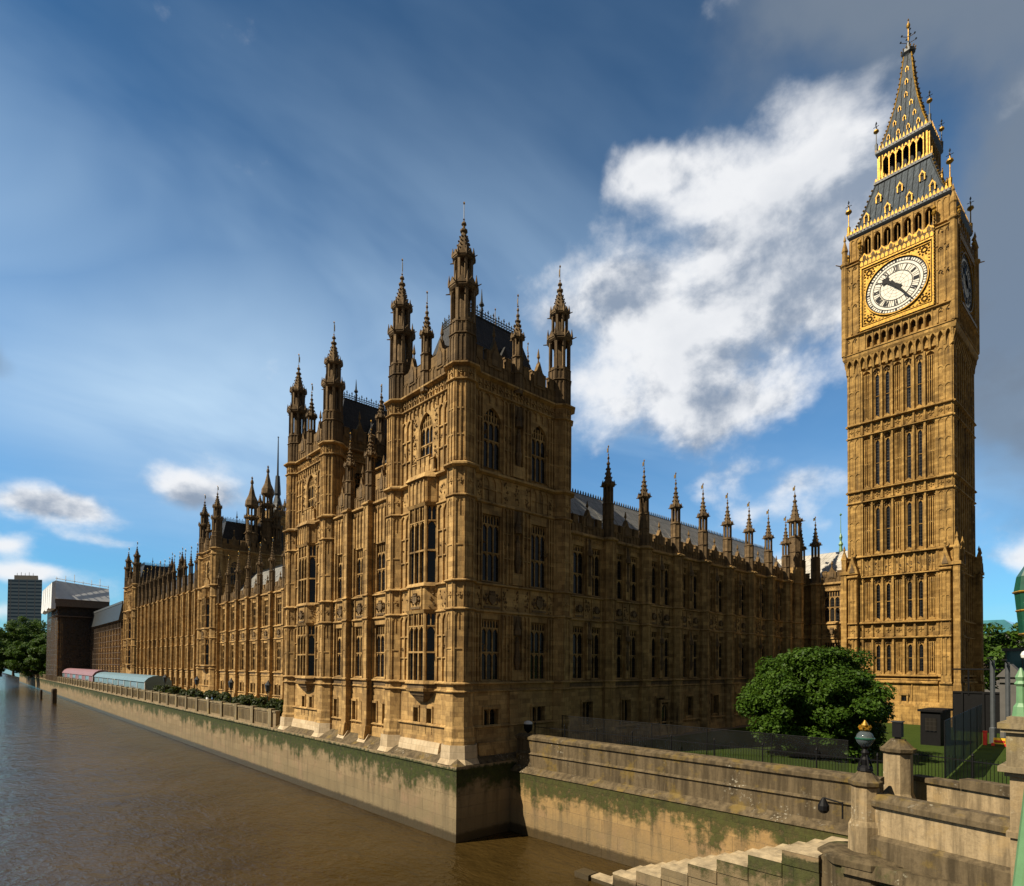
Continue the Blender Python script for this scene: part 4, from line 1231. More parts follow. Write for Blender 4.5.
# ------------------------------------------------------------------ CLOCK TOWER
STONE_OK = False
TX, TY, TZ = 99.65, 24.5, 5.6
CT = root('clock_tower', (TX, TY, TZ), 'tall square stone clock tower with gilded white dial and pointed iron spire', 'clock tower')
TM = ['tower', 'glass', 'gold', 'carved', 'clockroof', 'iron', 'black', 'opal', 'dialblue']


def tfaces(h):
    """the four faces of a square of half width h round the tower axis, river face first"""
    return [Fr((TX - h, TY), (0, 1), (-1, 0)), Fr((TX, TY - h), (-1, 0), (0, -1)), Fr((TX + h, TY), (0, -1), (1, 0)), Fr((TX, TY + h), (1, 0), (0, 1))]


def tower_window(z0, z1):
    m = MB(); fr = FL(); h = z1 - z0
    m.box(fr, -.31, .31, -.24, -.18, 0, h, 1)
    m.box(fr, -.31, -.24, -.18, .02, 0, h); m.box(fr, .24, .31, -.18, .02, 0, h)
    m.box(fr, -.24, .24, -.18, -.10, h * .5, h * .5 + .07)
    arch(m, fr, -.24, .24, h - .5, h, -.18, -.03, 0, 4)
    m.wedge(fr, -.31, .31, -.18, .12, -.05, -.12, .12)
    return m.mesh('slit_window', TM)


H0 = 6.1; RC = .42
FLOORS = [(12.3, 17.0), (19.4, 25.4), (28.8, 36.0), (38.0, 45.4), (47.5, 54.6)]
BANDS = [(11.5, 12.0, 0), (17.1, 19.2, 1), (25.6, 28.5, 2), (36.2, 37.8, 1), (45.5, 47.3, 1)]
TW = {f: tower_window(f[0] + .25, f[1] - .7) for f in FLOORS}
m = MB()
m.wbox(TX - 4.5, TX + 4.5, TY - 4.5, TY + 4.5, TZ, 56, 3)
strips = [(-4.34 + i * 1.24, -4.34 + (i + 1) * 1.24) for i in range(7)]
kinds = 'PWWPWWP'
for fi, fr in enumerate(tfaces(H0)):
    holes = []
    for z0, z1 in FLOORS:
        for (a, b), k in zip(strips, kinds):
            c = (a + b) / 2
            if k == 'W': holes.append((c - .31, c + .31, z0 + .25, z1 - .7))
    wall(m, fr, -4.5, 4.5, TZ, 56, holes, .5, 0, -RC)
    for sg in (-1, 1):                                               # corner piers with two panels
        a, b = (4.36, H0) if sg > 0 else (-H0, -4.36)
        if fi % 2 == 0: m.box(fr, a, b, -1.5, 0, TZ, 56)
        else:
            a2, b2 = (4.36, H0 - 1.5) if sg > 0 else (-H0 + 1.5, -4.36)
            m.box(fr, a2, b2, -1.4, 0, TZ, 56)
        for z0, z1 in FLOORS:
            hh = (z1 - z0) / 3
            panel(m, fr, a + .05, b - .05, z0, z1, 2, 0, .1, .16, True, 0, [z0 + hh, z0 + 2 * hh])
            for q in (1, 2):
                for c in ((a * .75 + b * .25), (a * .25 + b * .75)): arch(m, fr, c - .34, c + .34, z0 + q * hh - .4, z0 + q * hh - .05, -.01, .08, 0, 3)
    for (a, b), k in zip(strips, kinds):
        c = (a + b) / 2
        for z0, z1 in FLOORS:
            m.box(fr, a - .10, a + .10, -RC - .01, .12, z0 - .3, z1 + .2); m.box(fr, a - .17, a + .17, -RC - .01, -.06, z0 - .3, z1 + .2)
            if k == 'P':
                panel(m, fr, a + .24, b - .24, z0, z1 - .4, 3, -RC, .26, .1, True, 0, [z0 + (z1 - z0) * .48])
                zc = z0 + (z1 - z0) * .48
                relief(m, fr, a + .15, b - .15, zc - .35, zc + .35, -.25, 3, a + z0, 5); relief(m, fr, a + .15, b - .15, z1 - 1.2, z1 - .4, -.25, 3, a + z0, 6)
            else:
                relief(m, fr, a + .2, b - .2, z1 - .6, z1 - .05, -.28, 3, a + z0, 5)
                m.box(fr, a + .2, a + .27, -RC - .01, -.2, z0, z1 - .2); m.box(fr, b - .27, b - .2, -RC - .01, -.2, z0, z1 - .2)
            arch(m, fr, a + .13, b - .13, z1 - .55, z1 + .1, -RC - .01, -.08, 0, 4)
    a = strips[-1][1]
    for z0, z1 in FLOORS: m.box(fr, a - .13, a + .13, -RC - .01, .10, z0 - .3, z1 + .2)
    for z0, z1, kd in BANDS:
        ends = [(-H0 - .02, -4.36), (4.36, H0 + .02)]
        string(m, fr, -4.36, 4.36, z0 - .05, .4, .42 + RC - .32, 0, -RC); string(m, fr, -4.36, 4.36, z1 - .1, .45, .5 + RC - .32, 0, -RC)
        for p, q in ends: string(m, fr, p, q, z0 - .05, .4, .18); string(m, fr, p, q, z1 - .1, .45, .24)
        for (p, q) in strips:
            m.extr(fr, [((p + q) / 2 - .45, z1 + .3), ((p + q) / 2 + .45, z1 + .3), ((p + q) / 2, z1 + .75)], -RC - .01, -.0)
        if kd:
            for (p, q) in strips:
                m.box(fr, p, q, -RC - .01, -.16, z0 + .3, z1 - .1)
                m.box(fr, p - .10, p + .10, -RC - .01, .14, z0 + .3, z1 - .1)
                if kd == 1: quatre(m, fr, p + .16, q - .16, z0 + .4, z1 - .15, -.16, .1, 0, step=3)
                else: panel(m, fr, p + .16, q - .16, z0 + .4, z1 - .15, 2, -.16, .12, .1, True); relief(m, fr, p + .2, q - .2, z0 + .7, z1 - .8, -.15, 3, p + z0, 6)
            m.box(fr, 4.34 - .14, 4.34 + .02, -RC - .01, .12, z0 + .3, z1 - .1)
            for p, q in ends: quatre(m, fr, p + .1, q - .1, z0 + .4, z1 - .15, 0, .1, 0, step=.85)
    # plinth
    m.wedge(fr, -H0, H0, -RC - .01, .75, .6, TZ, TZ + 2.6); m.wedge(fr, -H0, H0, -RC - .01, .5, .3, TZ + 2.6, TZ + 3.1); m.box(fr, -4.4, 4.4, -RC - .01, .18, TZ + 3.1, 11.2); string(m, fr, -4.4, 4.4, 11.0, .5, .3, 0, .1)
    m.box(fr, -1.6, -1.5, .15, .3, TZ + 3.1, 11); m.box(fr, 2.1, 2.2, .15, .3, TZ + 3.1, 11)
put('shaft', m, TM, CT)
for fi, fr in enumerate(tfaces(H0 - .32)):
    if fi > 1: continue
    for f in FLOORS:
        for (a, b), k in zip(strips, kinds):
            if k == 'W':
                rot = math.atan2(fr.u[1], fr.u[0]) if fr.flip else math.atan2(-fr.u[1], -fr.u[0])
                inst('slit_window', TW[f], fr.p((a + b) / 2, 0, f[0] + .25), CT, rot)
# clasping buttresses of the lower stage
for fi, fr in enumerate(tfaces(H0)):
    for sg in (-1, 1):
        b = MB(); a0, a1 = (sg * 5.35 - .55, sg * 5.35 + .55)
        b.box(fr, a0, a1, -.02, .75, TZ, 26.4)
        b.wedge(fr, a0 - .14, a1 + .14, -.02, 1.0, .9, TZ, 11.0); string(b, fr, a0 - .1, a1 + .1, 11.0, .4, .22, 0, .8)
        for z0, z1 in ((12.3, 17.0), (19.4, 25.4)): panel(b, fr, a0 + .05, a1 - .05, z0, z1, 2, .75, .09, .13, True, 0, [(z0 + z1) / 2])
        for z in (17.05, 19.1): string(b, fr, a0 - .06, a1 + .06, z, .3, .18, 0, .75)
        quatre(b, fr, a0 + .1, a1 - .1, 17.4, 19.1, .75, .08, 0, step=3)
        string(b, fr, a0 - .12, a1 + .12, 25.6, .4, .22, 0, .75)
        c = sg * 5.35
        b.extr(fr, [(c - .75, 26.2), (c + .75, 26.2), (c, 28.7)], -.02, .95); b.extr(fr, [(c - .35, 26.4), (c + .35, 26.4), (c, 27.7)], 0.9, 1.04, 3)
        p = fr.p(c, .75, 0); b.lathe(p[0], p[1], [(.14, 28.4), (.08, 28.9), (.2, 29.1), (.12, 29.4), (.02, 29.9)], 6)
        put('buttress', b, TM, CT)
for dx in (-1, 1):
    for dy in (-1, 1):
        b = MB(); x, y = TX + dx * 6.5, TY + dy * 6.5
        b.lathe(x, y, [(.62, TZ), (.62, 11), (.5, 11.3), (.5, 26.2)], 4, pi / 4); b.lathe(x, y, [(.72, 26.2), (.72, 26.6), (.4, 26.7), (.42, 28.2), (.5, 28.4), (.1, 29.6), (.2, 29.8), (.02, 30.4)], 4, pi / 4)
        put('corner_pinnacle', b, TM, CT)
# tower foot window on the river side
b = MB(); fr = tfaces(H0)[0]
b.box(fr, -.95, -.35, .17, .21, 7.6, 9.3, 1); b.box(fr, -1.15, -.95, .17, .4, 7.4, 9.5); b.box(fr, -.35, -.15, .17, .4, 7.4, 9.5); b.box(fr, -1.2, -.1, .17, .45, 9.5, 9.75); b.box(fr, -1.2, -.1, .17, .5, 7.2, 7.4)
put('foot_window', b, TM, CT)

# clock stage
m = MB(); HC = 6.45
m.lathe(TX, TY, [(6.08 * 1.4142, 55.2), (6.1 * 1.4142, 56.45), (6.5 * 1.4142, 56.7), (6.62 * 1.4142, 57.0), (6.62 * 1.4142, 57.35), (HC * 1.4142, 57.5), (HC * 1.4142, 57.6)], 4, pi / 4)
m.wbox(TX - 5.6, TX + 5.6, TY - 5.6, TY + 5.6, 57.6, 70.2, 3)
for fi, fr in enumerate(tfaces(HC)):
    e_ = HC if fi % 2 == 0 else HC - .85
    for i in range(16):                                             # corbels and little arches
        u = -6.15 + i * .82
        m.extr(Fr(fr.p(u, 0, 0)[:2], fr.n, fr.u), [(-.55, 54.6), (-.28, 54.9), (.08, 56.6), (-.55, 56.6)], -.13, .13)
        if i < 15: arch(m, fr, u + .13, u + .69, 55.9, 56.7, -.4, .06, 0, 4)
    wall(m, fr, -e_, e_, 57.6, 60.0, [(-3.95 + i * .86, -3.95 + i * .86 + .62, 57.8, 59.5) for i in range(9)] + [(s * 5.4 - .72 + q * .72 + .08, s * 5.4 - .72 + q * .72 + .64, 57.8, 59.5) for s in () for q in (0, 1)], .7)
    for i in range(9):
        a = -3.95 + i * .86
        arch(m, fr, a, a + .62, 58.9, 59.5, -.3, -.02, 0, 4); m.box(fr, a - .17, a - .07, -.02, .12, 57.6, 59.9)
        m.box(fr, a - .02, a + .64, -.69, -.6, 57.8, 58.7, 0)
    m.box(fr, 3.72, 3.82, -.02, .12, 57.6, 59.9)
    string(m, fr, -HC, HC, 59.9, .35, .25); string(m, fr, -HC, HC, 57.35, .3, .2)
    for sg in (-1, 1):
        a, b = (4.45, HC) if sg > 0 else (-HC, -4.45)
        m.box(fr, max(a, -e_), min(b, e_), -.84, 0, 60.0, 70.2)
        for z0, z1 in ((57.8, 59.7), (60.4, 64.6), (64.7, 67.6), (67.8, 70.0)):
            panel(m, fr, a + .08, b - .08, z0, z1, 2, 0, .12, .2, True); relief(m, fr, a + .2, b - .2, z1 - .7, z1 - .1, .03, 3, a + z0, 6)
        string(m, fr, a, b, 70.1, .35, .2)
    m.box(fr, -4.45, 4.45, -.84, -.1, 60.2, 70.6, 3)
put('clock_stage', m, TM, CT)
# dial frames and dials
for fi, fr in enumerate(tfaces(HC)):
    g = MB(); ZC, RD = 64.95, 3.62
    def ring(mm, r0, r1, n0, n1, mt, seg=48):
        for i in range(seg):
            a, b = 2 * pi * i / seg, 2 * pi * (i + 1) / seg
            q = [(r0 * cos(a), ZC + r0 * sin(a)), (r1 * cos(a), ZC + r1 * sin(a)), (r1 * cos(b), ZC + r1 * sin(b)), (r0 * cos(b), ZC + r0 * sin(b))]
            mm.extr(fr, q, n0, n1, mt)
    g.box(fr, -4.3, 4.3, -.1, -.05, 60.6, 69.3, 1)
    for u0, u1, z0, z1 in ((-4.3, 4.3, 60.6, 60.78), (-4.3, 4.3, 69.12, 69.3), (-4.3, -4.12, 60.78, 69.12), (4.12, 4.3, 60.78, 69.12)): g.box(fr, u0, u1, -.1, .22, z0, z1, 0)
    for u0, u1, z0, z1 in ((-3.98, 3.98, 60.98, 61.05), (-3.98, 3.98, 68.85, 68.92), (-3.98, -3.91, 61.05, 68.85), (3.91, 3.98, 61.05, 68.85)): g.box(fr, u0, u1, -.1, .1, z0, z1, 0)
    g.box(fr, -4.3, 4.3, -.1, .42, 60.25, 60.6, 0)
    for u in (-4.42, 4.3):                                          # beaded side strips
        g.box(fr, u, u + .12, -.1, .14, 60.2, 72.2, 1)
        for i in range(30): g.octa(fr.p(u + .06, .22, 60.4 + i * .4), .11, .11, .13, 0)
        g.lathe(*fr.p(u + .06, .1, 0)[:2], [(.2, 72.2), (.3, 72.5), (.1, 72.8), (.28, 73.0), (.02, 73.5)], 6, m=0)
    ring(g, RD + .02, RD + .14, -.1, .2, 0)
    for sx in (-1, 1):                                              # gilded spandrels
        for sz in (-1, 1):
            poly = [(sx * 3.9, ZC + sz * 3.92)]
            for i in range(9):
                a = pi / 2 * i / 8; poly.append((sx * cos(a) * (RD + .2), ZC + sz * sin(a) * (RD + .2)))
            if sx * sz < 0: poly = poly[::-1]
            g.extr(fr, poly, -.1, -.03, 0)
            for r_, dz_ in ((.62, 0), (.3, .0)):
                c0, c1 = sx * 3.22, ZC + sz * 3.25
                for i in range(10):
                    a = 2 * pi * i / 10; g.octa(fr.p(c0 + r_ * cos(a), .0, c1 + r_ * sin(a)), .15, .15, .15, 0 if i % 2 else 1)
            for k in range(7):
                t = .75 + k * .42
                for c0, c1 in ((sx * 3.75, sz * (3.9 - t + .5)), (sx * (3.9 - t + .5), sz * 3.75)):
                    if math.hypot(c0, c1) > RD + .28: g.octa(fr.p(c0, -.02, ZC + c1), .12, .12, .12, 0)
    # lettered band and wavy cresting above
    g.box(fr, -4.3, 4.3, -.12, .12, 69.3, 70.3, 1)
    for i in range(17):
        u = -4.1 + i * .5125
        g.extr(fr, [(u - .2, 69.45), (u + .2, 69.45), (u + .2, 69.85), (u, 70.15), (u - .2, 69.85)], .1, .2, 0)
    for i in range(8):
        u = -4.3 + i * 1.075
        g.extr(fr, [(u, 70.3), (u + 1.075, 70.3), (u + 1.075, 70.75), (u + .86, 70.8), (u + .54, 71.25), (u + .22, 70.8), (u, 70.75)], -.12, .16, 0); g.extr(fr, [(u + .02, 70.36), (u + .27, 70.36), (u + .14, 70.7)], .14, .2, 1)
        g.extr(fr, [(u + .33, 70.36), (u + .75, 70.36), (u + .75, 70.7), (u + .54, 71.0), (u + .33, 70.7)], .14, .2, 1)
    put('dial_frame', g, ['gold', 'carved'], CT)
    d = MB()
    seg = 60; d.extr(fr, [(RD * cos(2 * pi * i / seg), ZC + RD * sin(2 * pi * i / seg)) for i in range(seg)], -.1, .0, 0)
    for r0, r1 in ((3.5, 3.62), (3.1, 3.18), (2.72, 2.79), (1.86, 1.94)): ring(d, r0, r1, -.01, .04, 1)
    for i in range(60):
        a = 2 * pi * i / 60; f3 = lambda r, t: (r * cos(a) - t * sin(a), ZC + r * sin(a) + t * cos(a))
        w_ = .11 if i % 5 == 0 else .034
        d.extr(fr, [f3(3.2, -w_), f3(3.5, -w_), f3(3.5, w_), f3(3.2, w_)], -.01, .035, 1)
        if i % 5 == 2 or i % 5 == 3: d.extr(fr, [f3(1.94, -.02), f3(2.72, -.02), f3(2.72, .02), f3(1.94, .02)], -.01, .025, 1)
    # roman numerals
    NUM = ['XII', 'I', 'II', 'III', 'IV', 'V', 'VI', 'VII', 'VIII', 'IX', 'X', 'XI']
    us = 1 if not fr.flip else -1        # reading direction of u for someone facing the wall
    for h_, tx in enumerate(NUM):
        a = pi / 2 - h_ * pi / 6
        wd = {'I': .17, 'V': .34, 'X': .34}; tot = sum(wd[c] for c in tx); xo = -tot / 2
        def P2(s, r):  # s sideways (reader's right), r radius
            X = r * cos(a) + s * sin(a); Y = r * sin(a) - s * cos(a)
            return X, Y
        def stroke(s0, r0, s1, r1, w):
            q = []
            for s, r in ((s0 - w, r0), (s0 + w, r0), (s1 + w, r1), (s1 - w, r1)):
                X, Y = P2(s, r); q.append((DIR * X, ZC + Y))
            d.extr(fr, q, -.01, .05, 1)
        DIR = -1
        if fi in (0, 1, 2, 3):
            # u grows to the reader's left on every face of the tower
            for c in tx:
                w = wd[c]; s = xo + w / 2; xo += w; r0, r1 = 2.0, 2.66
                if c == 'I': stroke(s, r0, s, r1, .058)
                elif c == 'V': stroke(s, r0, s - .12, r1, .06); stroke(s, r0, s + .12, r1, .04)
                else: stroke(s - .12, r0, s + .12, r1, .04); stroke(s + .12, r0, s - .12, r1, .06)
    # lattice of the centre
    for i in range(12):
        a = 2 * pi * i / 12
        d.extr(fr, [(.25 * cos(a - .06), ZC + .25 * sin(a - .06)), (1.86 * cos(a - .008), ZC + 1.86 * sin(a - .008)), (1.86 * cos(a + .008), ZC + 1.86 * sin(a + .008)), (.25 * cos(a + .06), ZC + .25 * sin(a + .06))], -.01, .015, 2)
    for r0 in (.62, 1.05, 1.45): ring(d, r0, r0 + .03, -.01, .012, 2, 24)
    dial = put('clock_dial', d, ['opal', 'dialblue', 'grey'], CT)
    if fi < 2:
        for nm, ang, ln, w, back in (('minute_hand', 144, 3.4, .2, .95), ('hour_hand', 312, 2.15, .34, .7)):
            k = MB(); a = R(90 - ang)
            def q(r, t): return (-(r * cos(a) - t * sin(a)), ZC + r * sin(a) + t * cos(a))
            if nm == 'minute_hand': poly = [q(-back, -w), q(-back, w), q(0, w * .8), q(ln, .03), q(ln, -.03), q(0, -w * .8)]
            else: poly = [q(-back, -w), q(-back, w), q(0, w * .7), q(ln * .62, w * .6), q(ln * .74, w * 1.7), q(ln, 0), q(ln * .74, -w * 1.7), q(ln * .62, -w * .6), q(0, -w * .7)]
            n0 = .16 if nm == 'minute_hand' else .1
            k.extr(fr, poly, n0, n0 + .05, 0)
            k.extr(fr, [(.28 * cos(2 * pi * i / 12), ZC + .28 * sin(2 * pi * i / 12)) for i in range(12)], .04, n0 + .04, 0)
            put(nm, k, ['black'], dial)
# belfry
m = MB(); HB = 5.85
m.wbox(TX - 4.7, TX + 4.7, TY - 4.7, TY + 4.7, 70.2, 74.4, 6)
for fi, fr in enumerate(tfaces(HB)):
    e_ = HB if fi % 2 == 0 else HB - .71
    wall(m, fr, -e_, e_, 70.2, 74.4, [(-4.2 + i * 1.2 + .17, -4.2 + i * 1.2 + 1.03, 71.4, 74.0) for i in range(7)], .7)
    for i in range(7):
        a = -4.2 + i * 1.2; arch(m, fr, a + .17, a + 1.03, 73.2, 74.0, -.5, -.05, 0, 5); m.box(fr, a + .55, a + .65, -.45, -.3, 71.4, 73.6); m.box(fr, a - .08, a + .08, -.01, .14, 71, 74.3)
    m.box(fr, 4.12, 4.28, -.01, .14, 71, 74.3)
    for sg in (-1, 1):
        a, b = (4.35, HB) if sg > 0 else (-HB, -4.35)
        panel(m, fr, a + .05, b - .05, 71.2, 74.2, 2, 0, .1, .15)
    string(m, fr, -HB, HB, 70.9, .3, .25)
put('belfry', m, TM, CT)
for dx in (-1, 1):
    for dy in (-1, 1):
        p = MB(); x, y = TX + dx * 6.35, TY + dy * 6.35
        p.lathe(x, y, [(.45, 57.6), (.45, 70.4), (.62, 70.6), (.62, 70.9), (.36, 71.1), (.34, 72.6), (.44, 72.8), (.1, 74.2), (.2, 74.4), (.02, 75.2)], 8)
        p.tube((x, y, 70.6), (x + dx * .9, y + dy * .9, 70.9), .12, .07, 4); put('corner_turret', p, TM, CT)
# cornice, lower roof
m = MB(); q2 = 1.41421
m.lathe(TX, TY, [(5.85 * q2, 74.35), (6.0 * q2, 74.55), (6.12 * q2, 74.75), (6.12 * q2, 75.1), (5.9 * q2, 75.2)], 4, pi / 4, 5)
for fr in tfaces(6.1):
    for i in range(29):
        u = -6.0 + i * .43
        m.extr(fr, [(u - .16, 75.1), (u + .16, 75.1), (u + .16, 75.3), (u, 75.75), (u - .16, 75.3)], -.08, .02, 2); m.octa(fr.p(u, .05, 74.92), .09, .09, .09, 2)
put('gilded_cornice', m, TM, CT)
m = MB()
m.lathe(TX, TY, [(5.6 * q2, 75.1), (4.9 * q2, 76.9), (4.2 * q2, 79.2), (3.32 * q2, 82.3)], 4, pi / 4, 4)
prof = [(5.6, 75.1), (4.9, 76.9), (4.2, 79.2), (3.32, 82.3)]
for dx in (-1, 1):
    for dy in (-1, 1):
        for (a, z0), (b, z1) in zip(prof[:-1], prof[1:]):
            m.tube((TX + dx * a, TY + dy * a, z0), (TX + dx * b, TY + dy * b, z1), .12, .12, 5, 5)
            for i in range(4):
                t = i / 4; h_ = a + (b - a) * t + .12; m.octa((TX + dx * h_, TY + dy * h_, z0 + (z1 - z0) * t + .1), .16, .16, .2, 2)
for fr in tfaces(0):
    for (a, z0), (b, z1) in zip(prof[:-1], prof[1:]):
        for i in range(-7, 8):
            u = i * .72
            if abs(u) < b: m.tube(fr.p(u, a + .02, z0), fr.p(u, b + .02, z1), .045, .045, 4, 5)
put('lower_roof', m, TM, CT)


def dormer(fr, u, n, z, s, name):
    d = MB()
    d.box(fr, u - .42 * s, u + .42 * s, n - 1.6 * s, n, z, z + 1.0 * s, 5); d.extr(fr, [(u - .5 * s, z + s), (u + .5 * s, z + s), (u, z + 1.75 * s)], n - 1.6 * s, n + .06, 5)
    d.box(fr, u - .26 * s, u + .26 * s, n - .02, n + .03, z + .1, z + .95 * s, 6)
    d.box(fr, u - .46 * s, u - .28 * s, n - .02, n + .12, z, z + 1.05 * s, 2); d.box(fr, u + .28 * s, u + .46 * s, n - .02, n + .12, z, z + 1.05 * s, 2)
    d.extr(fr, [(u - .58 * s, z + 1.0 * s), (u + .58 * s, z + 1.0 * s), (u, z + 1.9 * s)], n - .0, n + .12, 2); d.extr(fr, [(u - .3 * s, z + 1.05 * s), (u + .3 * s, z + 1.05 * s), (u, z + 1.55 * s)], n + .1, n + .15, 6)
    d.octa(fr.p(u, n + .06, z + 2.05 * s), .1 * s, .1 * s, .25 * s, 2)
    put(name, d, TM, CT)


for fr in tfaces(0)[:2]:
    for u in (-3.9, -1.3, 1.3, 3.9): dormer(fr, u, 5.15, 76.4, .75, 'dormer')
    for u in (-2.6, 0, 2.6): dormer(fr, u, 4.4, 78.9, .75, 'dormer')
# upper gilded lantern
m = MB(); HL = 3.1
m.wbox(TX - 2.1, TX + 2.1, TY - 2.1, TY + 2.1, 82, 87, 6)
m.lathe(TX, TY, [(3.32 * q2, 82.2), (3.5 * q2, 82.4), (3.5 * q2, 82.75), (3.2 * q2, 82.85)], 4, pi / 4, 5)
for fr in tfaces(HL):
    for i in range(7):
        u = -2.46 + i * .82
        m.box(fr, u - .06, u + .06, -.2, .05, 82.8, 86.4, 2)
        if i < 6:
            arch(m, fr, u + .06, u + .76, 85.3, 86.0, -.14, .0, 2, 4); m.box(fr, u + .06, u + .76, -.14, -.06, 86.0, 86.4, 3); m.extr(fr, [(u + .2, 86.0), (u + .62, 86.0), (u + .41, 86.4)], -.06, .06, 2)
    for u in (-2.95, 2.75): m.box(fr, u, u + .2, -.2, .06, 82.8, 86.4, 2)
    m.box(fr, -3.0, 3.0, -.14, .0, 82.85, 83.3, 3)
    for i in range(15): m.octa(fr.p(-2.8 + i * .4, .02, 83.1), .1, .1, .14, 2)
    for i in range(17):
        u = -3.2 + i * .4; m.octa(fr.p(u, .35, 82.6), .12, .12, .16, 2); m.extr(fr, [(u - .14, 82.8), (u + .14, 82.8), (u, 83.3)], .22, .3, 2)
m.lathe(TX, TY, [(3.05 * q2, 86.4), (3.25 * q2, 86.7), (3.35 * q2, 86.9), (3.35 * q2, 87.25), (3.0 * q2, 87.4)], 4, pi / 4, 5)
for fr in tfaces(3.3):
    for i in range(16):
        u = -3.2 + i * .427; m.extr(fr, [(u - .15, 87.2), (u + .15, 87.2), (u + .1, 87.5), (u, 87.95), (u - .1, 87.5)], -.06, .03, 2); m.octa(fr.p(u, .06, 87.05), .08, .08, .08, 2)
put('lantern', m, TM, CT)
# spire
m = MB(); sp_ = [(2.95, 87.4), (2.15, 90.2), (1.42, 93.4), (.86, 96.9), (.48, 101.0)]
m.lathe(TX, TY, [(a * q2, z) for a, z in sp_], 4, pi / 4, 4)
for dx in (-1, 1):
    for dy in (-1, 1):
        for (a, z0), (b, z1) in zip(sp_[:-1], sp_[1:]):
            m.tube((TX + dx * a, TY + dy * a, z0), (TX + dx * b, TY + dy * b, z1), .1, .09, 5, 2)
            for i in range(5):
                t = i / 5; h_ = a + (b - a) * t + .1; m.octa((TX + dx * h_, TY + dy * h_, z0 + (z1 - z0) * t + .1), .13, .13, .17, 2)
for fr in tfaces(0):
    for (a, z0), (b, z1) in zip(sp_[:-1], sp_[1:]):
        for i in range(-4, 5):
            u = i * .55
            if abs(u) < b: m.tube(fr.p(u, a + .02, z0), fr.p(u, b + .02, z1), .04, .04, 4, 5)
put('spire', m, TM, CT)
for fr in tfaces(0)[:2]:
    for u, n_, z in ((-1.8, 2.72, 88.4), (-.6, 2.72, 88.4), (.6, 2.72, 88.4), (1.8, 2.72, 88.4), (-1.2, 2.06, 90.4), (0, 2.06, 90.4), (1.2, 2.06, 90.4), (-.7, 1.58, 92.5), (.7, 1.58, 92.5), (0, 1.25, 94.3), (0, 0.92, 96.4), (0, .66, 98.4)): dormer(fr, u, n_, z, .42, 'lucarne')
m = MB()
m.lathe(TX, TY, [(.5, 100.8), (.62, 101.1), (.85, 101.4), (.85, 101.8), (.5, 101.9), (.3, 102.2), (.22, 103.0), (.12, 103.3)], 8, m=5)
for i in range(12):
    a = 2 * pi * i / 12; m.octa((TX + .88 * cos(a), TY + .88 * sin(a), 101.9), .12, .12, .22, 2)
m.tube((TX, TY, 103), (TX, TY, 106.2), .09, .05, 6, 2)
m.lathe(TX, TY, [(.05, 105.1), (.2, 105.3), (.26, 105.55), (.2, 105.8), (.05, 106.0)], 10, m=2)
for i in range(4):
    a = pi / 2 * i + .5
    for z_, l_ in ((103.3, .95), (104.2, .8)):
        m.tube((TX, TY, z_ - .3), (TX + l_ * cos(a), TY + l_ * sin(a), z_), .05, .04, 4, 2); m.octa((TX + l_ * cos(a), TY + l_ * sin(a), z_ + .1), .16, .16, .2, 5)
for dx, dz_ in ((.0, 106.4),): m.octa((TX, TY, dz_), .12, .12, .3, 2)
put('finial', m, TM, CT)
for hh, z0, z1 in ((5.95, 75.1, 80.2), (3.2, 87.3, 91.6)):
    for dx in (-1, 1):
        for dy in (-1, 1):
            p = MB(); x, y = TX + dx * hh, TY + dy * hh; s = (z1 - z0) / 5
            p.lathe(x, y, [(.2 * s, z0), (.24 * s, z0 + 1.2 * s), (.08 * s, z0 + 1.4 * s), (.06 * s, z1 - .6)], 6, m=2 if hh > 4 else 5)
            p.lathe(x, y, [(.06, z0 + 3.0 * s), (.42 * s, z0 + 3.35 * s), (.36 * s, z0 + 3.6 * s), (.06, z0 + 3.7 * s)], 8, m=2)
            for a in (0, pi / 2):
                p.tube((x - .4 * s * cos(a), y - .4 * s * sin(a), z1 - .75 * s), (x + .4 * s * cos(a), y + .4 * s * sin(a), z1 - .75 * s), .05, .05, 4, 5)
            p.octa((x, y, z1 - .2), .13, .13, .35, 5); put('gilded_cross', p, TM, CT)

# ------------------------------------------------------------------ GROUND, RIVER, WALLS
m = MB(); m.face([(-1500, -400, 0), (36, -400, 0), (36, 1600, 0), (-1500, 1600, 0)]); struct('river', m, ['water'])
m = MB(); m.face([(35.9, -3000, 5.6), (6000, -3000, 5.6), (6000, 6000, 5.6), (35.9, 6000, 5.6)]); struct('ground', m, ['ground'])
m = MB(); m.face([(-6000, 1600, -.05), (36, 1600, -.05), (36, 6000, -.05), (-6000, 6000, -.05)]); struct('far_bank', m, ['ground'])
m = MB(); m.face([(33.6, 5, 5.7), (93, 5, 5.7), (93, 35.0, 5.7), (33.6, 35.0, 5.7)]); struct('lawn', m, ['lawn'])
m = MB(); m.face([(40.7, 35.0, 5.71), (93, 35.0, 5.71), (93, 36.6, 5.71), (40.7, 36.6, 5.71)]); struct('path', m, ['pave'])

# quay wall under the pavilions
m = MB()
m.wbox(27.0, 34, 35.0, 69.6, -2, 5.3)
m.frust(26.9, 34, 34.9, 69.6, 5.3, 26.95, 34, 34.95, 69.6, 5.55)
m.hexa([(26.95, 34.95, 5.55), (40.5, 34.95, 5.55), (40.5, 69.6, 5.55), (26.95, 69.6, 5.55), (28.1, 36.2, 6.45), (40.5, 36.2, 6.45), (40.5, 69.6, 6.45), (28.1, 69.6, 6.45)], 1)
tag(put('quay_wall', m, ['quay', 'lichen']), 'weed hung quay wall rising from the river beneath the two palace pavilions', 'river wall')
